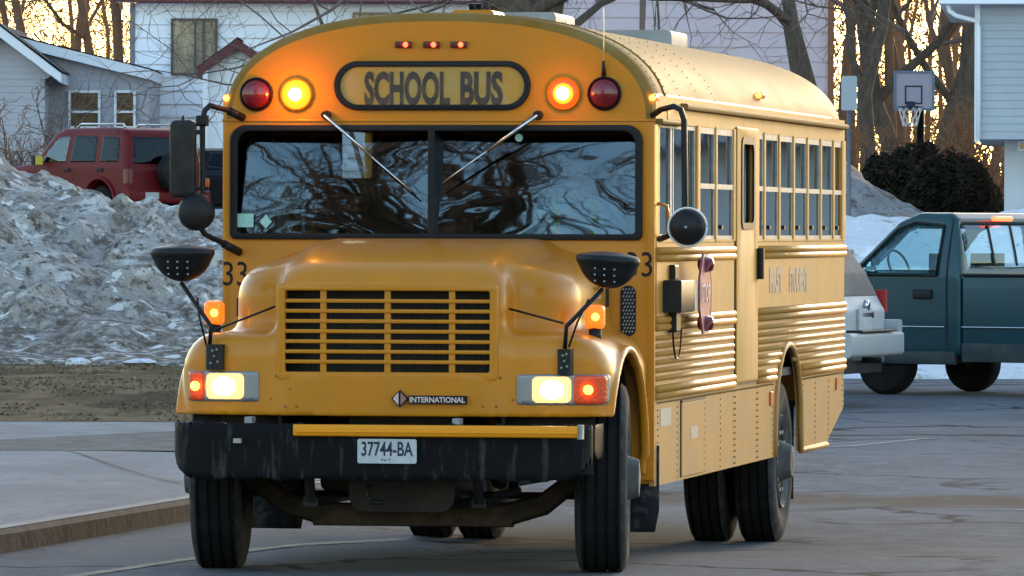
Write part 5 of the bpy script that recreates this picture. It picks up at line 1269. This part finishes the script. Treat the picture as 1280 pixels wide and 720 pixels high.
# fender markers
for (px, py) in ((268, 391), (744, 396)):
    c = BP(px, py, -1.0)
    fn = lambda X, Y, Z, c=c: dbox(X, Y, Z, c, (.052, .045, .065), .025)
    o = sdf('fender_marker', fn, (c.x - .07, c.y - .06, c.z - .08), (c.x + .07, c.y + .06, c.z + .08), .008, M['amberl'], bus)
    m = MB(); m.lathe([(-.012, .001), (-.01, .018), (0, .022)], (c.x + .008, c.y - .043, c.z), 'y', 12); m.build('bulb', M['amberglow'], o, True)
    m = MB(); m.tube([(c.x, c.y, c.z - .06), (c.x, c.y, 1.24)], .035, 10); m.build('stalk', M['black'], o, True)
# latches, fascia bolts and the seam behind the hood
for (px, py) in ((301, 384), (757, 372)):
    c = BP(px, py, -.12); m = MB(); m.rbox((c.x - .018, -.16, c.z - .05), (c.x + .018, -.10, c.z + .05), .008); m.tube([(c.x, -.16, c.z + .05), (c.x, -.12, c.z + .12)], .008, 6); m.build('hood_latch', M['black'], bus, 40)
m = MB()
for (px, py) in ((338, 499), (363, 486), (371, 508), (357, 508), (604, 508), (620, 508), (640, 500), (345, 470), (625, 472)):
    c = BP(px, py, -1.48); yb_ = on_hood(c.x, c.z); m.lathe([(-.008, .001), (-.006, .008), (0, .010)], (c.x, yb_ + .002, c.z), 'y', 8)
m.build('fascia_bolts', pm('bolt_heads', (.28, .12, .02), .5), bus)
# numbers
c = BP(293, 343, 0); t_ = text('fleet_number', '33', .16, (0, -.004, 1.6), (1, 0, 0), (0, 0, 1), M['gasket'], bus, extrude=.001); a = BP(279, 357, 0); b = BP(309, 327, 0); fit_text(t_, a.x, b.x, a.z, b.z)
t_ = text('fleet_number', '133', .16, (0, -.004, 1.6), (1, 0, 0), (0, 0, 1), M['gasket'], bus, extrude=.001); a = BP(770, 346, 0); b = BP(815.5, 315, 0); fit_text(t_, a.x, b.x, a.z, b.z)
# cowl vent
c0 = BP(776, 420, 0); c1 = BP(795, 357, 0)
v_ = plate('cowl_vent', [rrect(c0.x, c1.x, c0.z, c1.z, .04, 8)], 'xz', -.010, .014, M['gasket'], bus)
m = MB()
for j in range(13):
    for i in range(4):
        x_ = c0.x + .016 + i * .017 + (.008 if j % 2 else 0); z_ = c0.z + .025 + j * .0195
        if x_ < c1.x - .008: m.box((x_, -.018, z_), (.0035, .0015, .006), Matrix.Rotation(R(35), 3, 'Y'))
m.build('vent_mesh', M['alu'], v_)
# small model decal on the hood side
c = BP(744, 364, -.98); t_ = text('model_decal', '3800', .03, (c.x, c.y, c.z), (1, 0, 0), (0, 0, 1), M['gasket'], bus, extrude=.002)
# move the decal to the surface by following the sight of the hood side
best = None
for i in range(200):
    y_ = -1.5 + i * .007; q_ = BP(744, 364, y_)
    if float(hood_solid(np.array(q_.x), np.array(y_), np.array(q_.z))) < .0: best = q_; break
if best is not None:
    for v in t_.data.vertices: v.co = v.co - c + best + Vector((0, -.006, .014))
    m = MB()
    for i in range(3): m.box((best.x, best.y - .006, best.z - .012 - i * .012), (.032, .001, .003))
    m.build('decal_lines', M['white'], t_)
# stop arm, its motor box and cable
m = MB(); m.rbox((1.225, .28, 1.395), (1.33, .80, 1.575), .01); mo = m.build('stop_arm_motor', M['blackm'], bus, 40)
m = MB(); m.rbox((1.222, .50, 1.28), (1.27, .66, 1.395), .01); m.rbox((1.222, .52, 1.575), (1.26, .64, 1.66), .01); m.build('bracket', M['blackm'], mo)
oc = [(1.155 + .245 * math.cos(R(22.5 + 45 * i)) * 1.0, 1.492 + .245 * math.sin(R(22.5 + 45 * i))) for i in range(8)]
sa = plate('stop_arm', [oc], 'yz', 1.335, .012, M['stopred'], bus)
plate('sign_border', [oc, [(1.155 + (a - 1.155) * .93, 1.492 + (b - 1.492) * .93) for a, b in oc]], 'yz', 1.3425, .003, M['stopw'], sa)
text('stop_lettering', 'STOP', .15, (1.3425, 1.155, 1.492), (0, 1, 0), (0, 0, 1), M['stopw'], sa, sx=.95, extrude=.0015, offset=.004)
for z_ in (1.66, 1.325):
    m = MB(); m.lathe([(-.05, .001), (-.04, .035), (-.0, .05), (.0, .05), (.04, .035), (.05, .001)], (1.34, 1.155, z_), 'x', 16); m.build('stop_lamp', M['redl'], sa, True)
m = MB(); m.box2((1.31, .78, 1.40), (1.33, .98, 1.57)); m.build('hinge', M['alu'], sa)
m = MB(); m.tube([(1.25, .50 + .32 * (1 - math.cos(t)) / 2 + .0, 1.30 - .17 * math.sin(t)) for t in [i * math.pi / 12 for i in range(13)]], .006, 5); m.build('cable_loop', M['black'], bus, True)
# grab handle under the driver window
m = MB(); m.tube([(1.225, .10, 2.0), (1.27, .12, 1.99), (1.28, .14, 1.90), (1.27, .12, 1.82), (1.225, .10, 1.81)], .010, 6); m.build('grab_handle', YF, bus, True)

# ---------------- mirrors
def rod(name, pts, r, parent, mat=None, k=8): m = MB(); m.tube(pts, r, k); return m.build(name, mat or M['black'], parent, True)
# left tall mirror with its arm
yA = -.34
arm = rod('mirror_arm', [BP(303, 147, -.02), BP(285, 138, -.15), BP(262, 132, yA), BP(256, 138, yA), BP(253, 150, yA), BP(253, 240, yA), BP(251, 285, yA), BP(256, 293, yA), BP(275, 302, -.2), BP(298, 314, -.02)], .016, bus)
c = BP(253, 151, yA); m = MB(); m.rbox((c.x - .03, yA - .03, c.z - .03), (c.x + .03, yA + .03, c.z + .03), .01); m.build('clamp', M['black'], arm)
m = MB(); m.tube([BP(303, 147, -.02), BP(287, 139, -.14)], .024, 8); m.tube([BP(280, 305, -.16), BP(299, 315, -.02)], .024, 8); m.build('rubber_boot', M['black'], arm, True)
a = BP(213, 247, yA - .06); b = BP(245, 150, yA - .06)
fl = plate('flat_mirror', [rrect(a.x, b.x, a.z, b.z, .035)], 'xz', yA - .06, .06, M['blackm'], bus, .015)
m = MB(); m.tube([BP(229, 150, yA - .06), BP(229, 144, yA - .06)], [.012, .005], 6); m.tube([BP(240, 165, yA - .05), BP(253, 165, yA)], .012, 6); m.tube([BP(240, 235, yA - .05), BP(252, 235, yA)], .012, 6); m.build('mount', M['black'], fl)
c = BP(245, 265, yA - .09); m = MB(); m.lathe([(-.05, .001), (-.048, .05), (-.03, .088), (0, .104), (.02, .104), (.03, .09), (.03, .001)], (c.x, c.y, c.z), 'y', 28); m.build('round_mirror', M['black'], bus, 40)
# right side
yB = -.22
arm = rod('mirror_arm', [BP(816, 144, .02), BP(826, 137, -.1), BP(842, 133, yB), BP(851, 137, yB), BP(855, 150, yB), BP(856, 262, yB), BP(850, 288, yB), BP(832, 296, -.1), BP(824, 299, .0)], .017, bus)
c = BP(859, 284, yB - .08); m = MB(); m.lathe([(-.055, .001), (-.05, .05), (-.03, .085), (0, .098), (.018, .100)], (c.x, c.y, c.z), 'y', 32); rm = m.build('round_mirror', M['black'], bus, 40)
m = MB(); m.tube([(c.x + .106 * math.cos(t), c.y + .012, c.z + .106 * math.sin(t)) for t in [i * math.pi / 16 for i in range(33)]], .0065, 6); m.build('mirror_rim', M['white'], rm, True)
m = MB(); m.lathe([(-.012, .001), (-.01, .008), (0, .009)], (c.x, c.y - .05, c.z), 'y', 8); m.build('screw', M['alu'], rm)
# crossover mirrors
def crossover(px0, px1, pyt, pyb, yy, tilt):
    a = BP(px0, pyt, yy); b = BP(px1, pyb, yy); cx_ = (a.x + b.x) / 2; w_ = (b.x - a.x) / 2; h_ = a.z - b.z; zt = a.z
    def fn(X, Y, Z):
        x = X - cx_; z = Z - zt - x * tilt
        d = dell(x, Y - yy, z, (0, 0, -.02 * 0), (w_, .14, h_))
        body = smax(d, z, .03)
        lip = dell(x, Y - yy, z, (0, .0, -.02), (w_ * 1.0, .15, .045))
        return smin(body, lip, .02)
    o = sdf('crossover_mirror', fn, (cx_ - w_ - .05, yy - .2, zt - h_ - .06), (cx_ + w_ + .05, yy + .2, zt + .08), .009, M['black'], bus)
    m = MB()
    for j in range(4):
        for i in range(3):
            x_ = (-.35 + .32 * i - .02 * j) * w_ + .01; zz_ = -(.2 + .19 * j) * h_
            s_ = 1 - (x_ / w_) ** 2 - (zz_ / h_) ** 2
            if s_ > 0: m.box((cx_ + x_, yy - .14 * math.sqrt(s_) - .003, zt + zz_ + x_ * tilt), (.0045, .003, .0045))
    m.build('mirror_dots', M['alu'], o); return o, cx_, zt - h_
crossover(190, 266, 311, 352, -1.42, 0.0); crossover(722, 798, 320, 361, -1.42, -.06)
def xbr(pb, px_w, rodpts, stay, thin):
    a = BP(pb[0] - px_w, pb[1] + 18, -1.43); b = BP(pb[0] + px_w, pb[1] - 16, -1.43); yb_ = min(on_hood(a.x, a.z + .02), on_hood(b.x, a.z + .02)) if True else -1.45
    m = MB(); m.rbox((a.x, yb_ - .05, a.z), (b.x, yb_ + .05, b.z - .01), .015)
    o = m.build('mirror_bracket', M['blackm'], bus, 40)
    m = MB()
    for u, v in ((.3, .25), (.7, .3), (.4, .7), (.65, .75), (.5, .5)): m.lathe([(-.006, .001), (-.005, .006), (0, .007)], (a.x + (b.x - a.x) * u, yb_ - .05, a.z + (b.z - a.z) * v), 'y', 8)
    m.build('bolts', M['alu'], o)
    m = MB(); m.tube([BP(*p, -1.45) for p in rodpts], .012, 8); m.build('rod', M['black'], o, True)
    s0 = BP(*stay[0], -1.45); s1 = BP(*stay[1], -1.40); yh = on_hood(s1.x, s1.z); s1 = BP(*stay[1], yh)
    m = MB(); m.tube([s0, s1], .006, 6); m.build('stay_rod', M['black'], o, True)
    m = MB(); m.tube([BP(*p, -1.46) for p in thin], .006, 6); m.build('cable', M['black'], o, True)
xbr((270, 444), 11, [(262, 432), (264, 408), (226, 353)], [(270, 412), (344, 383)], [(258, 432), (249, 395), (247, 372)])
xbr((707, 450), 9, [(706, 436), (708, 408), (754, 361)], [(704, 404), (633, 385)], [(711, 434), (722, 402), (736, 374)])

# ---------------- bumper, plate, crossing arm
def bump_fn(X, Y, Z):
    yf = -1.80 + .07 * (X / 1.15) ** 2
    s2 = np.sqrt(np.maximum(np.abs(X) - 1.15 + .17, 0) ** 2 + np.maximum(np.abs(Z - .674 - .06) - .22 + .17, 0) ** 2) - .17
    s2 = np.maximum(s2, Z - .833)
    d = smax(s2, yf - Y, .05); pl = smax(np.abs(X) - 1.15, yf - Y, .24); d = smax(d, pl, .03)
    inner = smax(np.abs(X) - 1.13, yf + .03 - Y, .2)
    return np.maximum(np.maximum(d, -inner), Y + 1.28)
sdf('front_bumper', bump_fn, (-1.2, -1.86, .48), (1.2, -1.2, .87), .014, M['bumper'], bus)
m = MB(); a = BP(367, 546, -1.83); b = BP(722, 533, -1.83); m.rbox((a.x, -1.845, a.z + .004), (b.x, -1.80, b.z), .014, 3); m.rbox((a.x + .02, -1.852, a.z + .024), (b.x, -1.84, a.z + .034), .004); m.build('crossing_arm', pm('arm_yellow', (.78, .28, .006), .4), bus, 40)
m = MB(); a = BP(722, 549, -1.8); m.rbox((a.x, -1.83, a.z), (a.x + .03, -1.76, a.z + .075), .01); m.build('arm_hinge', M['alu'], bus)
a = BP(447, 579, -1.815); b = BP(521, 549, -1.815)
pl_ = plate('licence_plate', [rrect(a.x, b.x, a.z, b.z, .012)], 'xz', -1.818, .006, M['plate'], bus)
t_ = text('plate_number', '37744-BA', .09, (0, -1.822, .68), (1, 0, 0), (0, 0, 1), M['navy'], pl_, extrude=.001, offset=.0015); fit_text(t_, a.x + .022, b.x - .02, a.z + .038, b.z - .014)
t_ = text('plate_state', 'N.Y.', .02, (0, -1.822, .68), (1, 0, 0), (0, 0, 1), M['navy'], pl_, extrude=.001); fit_text(t_, (a.x + b.x) / 2 - .03, (a.x + b.x) / 2 + .03, a.z + .012, a.z + .026)
m = MB(); a = BP(296, 551, -1.8); m.box2((a.x - .02, -1.80, a.z - .012), (a.x + .02, -1.765, a.z + .012)); m.build('bumper_sticker', M['sticker'], bus)
m = MB()
for px in (574, 315): a = BP(px, 519, -1.6); m.box2((a.x - .02, -1.70, .74), (a.x + .02, -1.60, .852))
m.build('bumper_bracket', M['alu'], bus)

# ---------------- wheels, axles, chassis
def bus_wheel(x, y, z, w=.275, r=.515, steer=0.0, side=1, name='wheel', outer=True):
    t = MB(); g = []
    prof = [(-w / 2 + .03, .30), (-w / 2, .36), (-w / 2 - .004, .43), (-w / 2 + .012, .49), (-w / 2 + .03, r - .008)]
    tr = [(-.098, 0), (-.090, -.014), (-.082, -.014), (-.074, 0), (-.040, 0), (-.032, -.014), (-.024, -.014), (-.016, 0), (.016, 0), (.024, -.014), (.032, -.014), (.040, 0), (.074, 0), (.082, -.014), (.090, -.014), (.098, 0)]
    prof += [(a, r + b) for a, b in tr] + [(-a, b) for a, b in prof[::-1]]
    t.lathe(prof, (0, 0, 0), 'x', 56); o = t.build(name, M['rubber'], bus, 35)
    o.data.materials.append(M['sidewall'])
    for p in o.data.polygons:
        if abs(p.center.x) > w / 2 - .028: p.material_index = 1
    o.location = (x, y, z); o.rotation_euler = (0, 0, steer)
    s = side; m = MB()
    if outer: m.lathe([(s * (w / 2 - .03), .302), (s * (w / 2 + .002), .292), (s * (w / 2 - .02), .27), (s * (w / 2 - .06), .24), (s * (w / 2 - .05), .15), (s * (w / 2 + .0), .12), (s * (w / 2 + .06), .10), (s * (w / 2 + .07), .001)], (0, 0, 0), 'x', 32)
    else: m.lathe([(s * (w / 2 - .03), .302), (s * (w / 2 - .12), .25), (s * (w / 2 - .13), .001)], (0, 0, 0), 'x', 32)
    m.build('rim', M['rimm'], o, 40)
    if outer:
        m = MB()
        for i in range(10): t_ = i * math.pi / 5; m.lathe([(s * (w / 2 - .05), .016), (s * (w / 2 - .01), .014), (s * (w / 2 - .008), .001)], (0, .19 * math.cos(t_), .19 * math.sin(t_)), 'x', 8)
        m.build('lug_nuts', M['alu'], o)
    return o
bus_wheel(1.045, -.70, .508, steer=R(7.5), side=1); bus_wheel(-1.07, -.70, .508, steer=R(7.5), side=-1)
zr = .508 - .12
bus_wheel(1.065, 5.67, zr, .255, side=1); bus_wheel(.745, 5.67, zr, .255, side=1, outer=False)
bus_wheel(-1.065, 5.67, zr, .255, side=-1); bus_wheel(-.745, 5.67, zr, .255, side=-1, outer=False)
m = MB(); m.rbox((-.55, -.75, .235), (.55, -.65, .36), .02)
for s in (1, -1): m.tube([(s * .5, -.7, .30), (s * .72, -.7, .36), (s * .86, -.7, .47), (s * .95, -.7, .51)], [.065, .06, .055, .06], 8)
m.build('front_axle', M['rust'], bus, 40)
m = MB()
for s in (1, -1):
    m.box2((s * .40, -1.70, .56), (s * .48, 8.3, .78))
    m.box2((s * .42, -1.25, .36), (s * .50, -.15, .41)); m.tube([(s * .46, -1.3, .55), (s * .46, -1.25, .39)], .03, 6); m.tube([(s * .46, -.12, .55), (s * .46, -.15, .39)], .03, 6)
for y_ in (-1.5, .6, 2.2, 3.6, 5.0, 7.2): m.box2((-.4, y_, .58), (.4, y_ + .1, .74))
m.build('chassis', M['blackm'], bus)
m = MB(); m.rbox((-.28, -1.1, .33), (.30, -.1, 1.0), .08, 3); m.rbox((-.62, -.2, .40), (-.3, .9, .8), .05, 3); m.tube([(-.2, -.85, .40), (.15, -.85, .34), (.62, -.85, .44)], .022, 8); m.tube([(-.95, -.5, .40), (.9, -.5, .40)], .02, 8); m.tube([(.30, .3, .45), (.34, 5.0, .42)], .05, 8); m.build('engine', M['blackm'], bus, 40)
m = MB(); m.tube([(-.9, 5.67, zr), (-.25, 5.67, zr), (.25, 5.67, zr), (.9, 5.67, zr)], [.09, .10, .10, .09], 10); m.lathe([(-.16, .05), (-.1, .19), (.1, .19), (.16, .05)], (0, 5.6, zr), 'x', 18); m.tube([(0, 5.5, zr), (0, .5, .5)], .05, 8); m.build('rear_axle', M['rust'], bus, 40)
m = MB(); m.tube([BP(462, 605, -1.35), BP(459, 620, -1.35), BP(465, 628, -1.35), BP(478, 628, -1.35)], .014, 8); m.build('tow_hook', M['blackm'], bus, True)
m = MB(); m.rbox((-1.1, 2.0, .38), (-.6, 3.4, .6), .05); m.build('fuel_tank', M['blackm'], bus, 40)
for s in (1, -1):
    cxm = 1.0 * s
    m = MB(); vs = []
    for j in range(9):
        for i in range(7):
            u = i / 6; v = j / 8; hw_ = .235 * (1 - .25 * max(0, v - .75) * 4 * .4)
            vs.append((cxm + (u - .5) * 2 * hw_, .10 + .015 * math.sin(u * 6), .66 - v * .48))
    m.add(vs, [(j * 7 + i, j * 7 + i + 1, (j + 1) * 7 + i + 1, (j + 1) * 7 + i) for j in range(8) for i in range(6)]); o = m.build('mud_flap', M['dirtgrey'], bus, True)
    so = o.modifiers.new('thick', 'SOLIDIFY'); so.thickness = .012
for s in (1, -1):
    m = MB(); m.box2((s * .70, 6.35, .12), (s * 1.17, 6.37, .75)); m.build('rear_mud_flap', M['dirtgrey'], bus)
m = MB(); m.box2((1.0, .03, .45), (1.19, .06, 1.2)); m.build('inner_panel', YF, bus)

# ---------------- driver (seated, hands on the wheel)
dr = empty('person', bus.matrix_basis @ Vector((.60, 1.15, 1.42)), -TH); dr.location = BO + EX * .60 + EY * 1.15 + Vector((0, 0, 1.42))
tag(dr, 'driver in a blue jacket holding the steering wheel behind the windshield', 'person')
M['skin'] = pm('skin', (.42, .24, .17), .5); M['jacket'] = pm('jacket_blue', (.16, .42, .78), .7, var=(.20, .48, .82), vscale=6); M['hair'] = pm('hair_dark', (.03, .02, .015), .7, bump=.5, bscale=60); M['trous'] = pm('trousers_dark', (.02, .022, .03), .8)
# local frame: x to the driver's left (picture right), -y forward, z up from the seat cushion
hips = (0, .05, .08); chest = (0, .03, .40); neck = (0, .0, .60); head = (0, -.03, .76)
shR, shL = (-.20, .02, .52), (.20, .02, .52); elR, elL = (-.31, -.20, .30), (.31, -.20, .30); whR, whL = (-.22, -.43, .37), (.20, -.43, .37)
def person_fn(X, Y, Z):
    d = dell(X, Y, Z, chest, (.20, .13, .24)); d = smin(d, dell(X, Y, Z, hips, (.19, .15, .14)), .08)
    d = smin(d, dcap(X, Y, Z, shR, shL, .075), .07); d = smin(d, dcap(X, Y, Z, (0, .02, .55), (0, -.01, .68), .058, .05), .03)
    for s, e, w_ in ((shR, elR, whR), (shL, elL, whL)):
        d = smin(d, dcap(X, Y, Z, s, e, .062, .048), .03); d = smin(d, dcap(X, Y, Z, e, w_, .046, .030), .015)
        # hand: palm, four fingers closed over the rim and a thumb
        sx = 1 if w_[0] > 0 else -1; w = np.array(w_); pc = w + np.array((-.01 * sx, -.045, .015))
        d = smin(d, dcap(X, Y, Z, w, pc, .028, .030), .015)
        for i, ln in enumerate((.036, .042, .040, .032)):
            b0 = pc + np.array(((i - 1.5) * .019, -.028, .008)); b1 = b0 + np.array((0, -ln, -.008)); b2 = b1 + np.array((0, .006, -.034))
            d = smin(d, dcap(X, Y, Z, b0, b1, .0095, .009), .004); d = smin(d, dcap(X, Y, Z, b1, b2, .009, .008), .003)
        t0 = pc + np.array((-.030 * sx, -.005, 0)); t1 = t0 + np.array((-.022 * sx, -.030, .004)); t2 = t1 + np.array((.006 * sx, -.026, -.010))
        d = smin(d, dcap(X, Y, Z, t0, t1, .012, .010), .006); d = smin(d, dcap(X, Y, Z, t1, t2, .010, .008), .004)
    for s in (-1, 1):
        kn = (s * .17, -.42, .10); d = smin(d, dcap(X, Y, Z, (s * .10, .0, .07), kn, .085, .062), .05); d = smin(d, dcap(X, Y, Z, kn, (s * .17, -.40, -.33), .058, .042), .03)
        d = smin(d, dcap(X, Y, Z, (s * .17, -.40, -.37), (s * .18, -.56, -.385), .042, .036), .02)
    h = dell(X, Y, Z, (0, -.02, .785), (.076, .096, .10)); h = smin(h, dell(X, Y, Z, (0, -.05, .72), (.052, .06, .06)), .04)
    h = smin(h, dcap(X, Y, Z, (0, -.112, .785), (0, -.132, .755), .009, .014), .012)
    h = smin(h, dcap(X, Y, Z, (-.022, -.107, .722), (.022, -.107, .722), .007), .008)
    h = smin(h, dcap(X, Y, Z, (-.04, -.095, .812), (.04, -.095, .812), .010), .014)
    for s in (-1, 1):
        h = smax(h, -dell(X, Y, Z, (s * .031, -.115, .793), (.017, .014, .011)), .008); h = smin(h, dell(X, Y, Z, (s * .077, .0, .775), (.010, .020, .030)), .006)
    return smin(d, h, .025)
me = nets(person_fn, (-.42, -.65, -.45), (.42, .25, .92), .011)
body = link('body', me, M['skin'], dr, True)
for mm in (M['jacket'], M['trous']): me.materials.append(mm)
for p in me.polygons:
    c = p.center
    if c.z < .16 and not (c.y < -.36 and abs(c.x) < .34 and c.z > .28): p.material_index = 2
    elif c.z < .615 and c.y > -.435: p.material_index = 1
vf = lambda X, Y, Z: np.maximum(person_fn(X, Y, Z) - .008, np.maximum(np.abs(np.abs(X) - .11) - .022, np.maximum(.20 - Z, Z - .60)))
sdf('hi_vis_strap', vf, (-.16, -.2, .18), (.16, .2, .62), .011, pm('hi_vis_green', (.35, .75, .12), .6), dr)
hf = lambda X, Y, Z: np.maximum(dell(X, Y, Z, (0, -.008, .80), (.086, .104, .108)), np.minimum(.845 - Z, .02 - Y) - 0 * X)
sdf('hair', hf, (-.12, -.15, .68), (.12, .15, .95), .009, M['hair'], dr)
m = MB()
for s in (-1, 1): m.lathe([(-.011, .001), (-.008, .008), (0, .012)], (s * .031, -.098, .793), 'y', 10)
m.build('eyes', M['white'], dr, True)
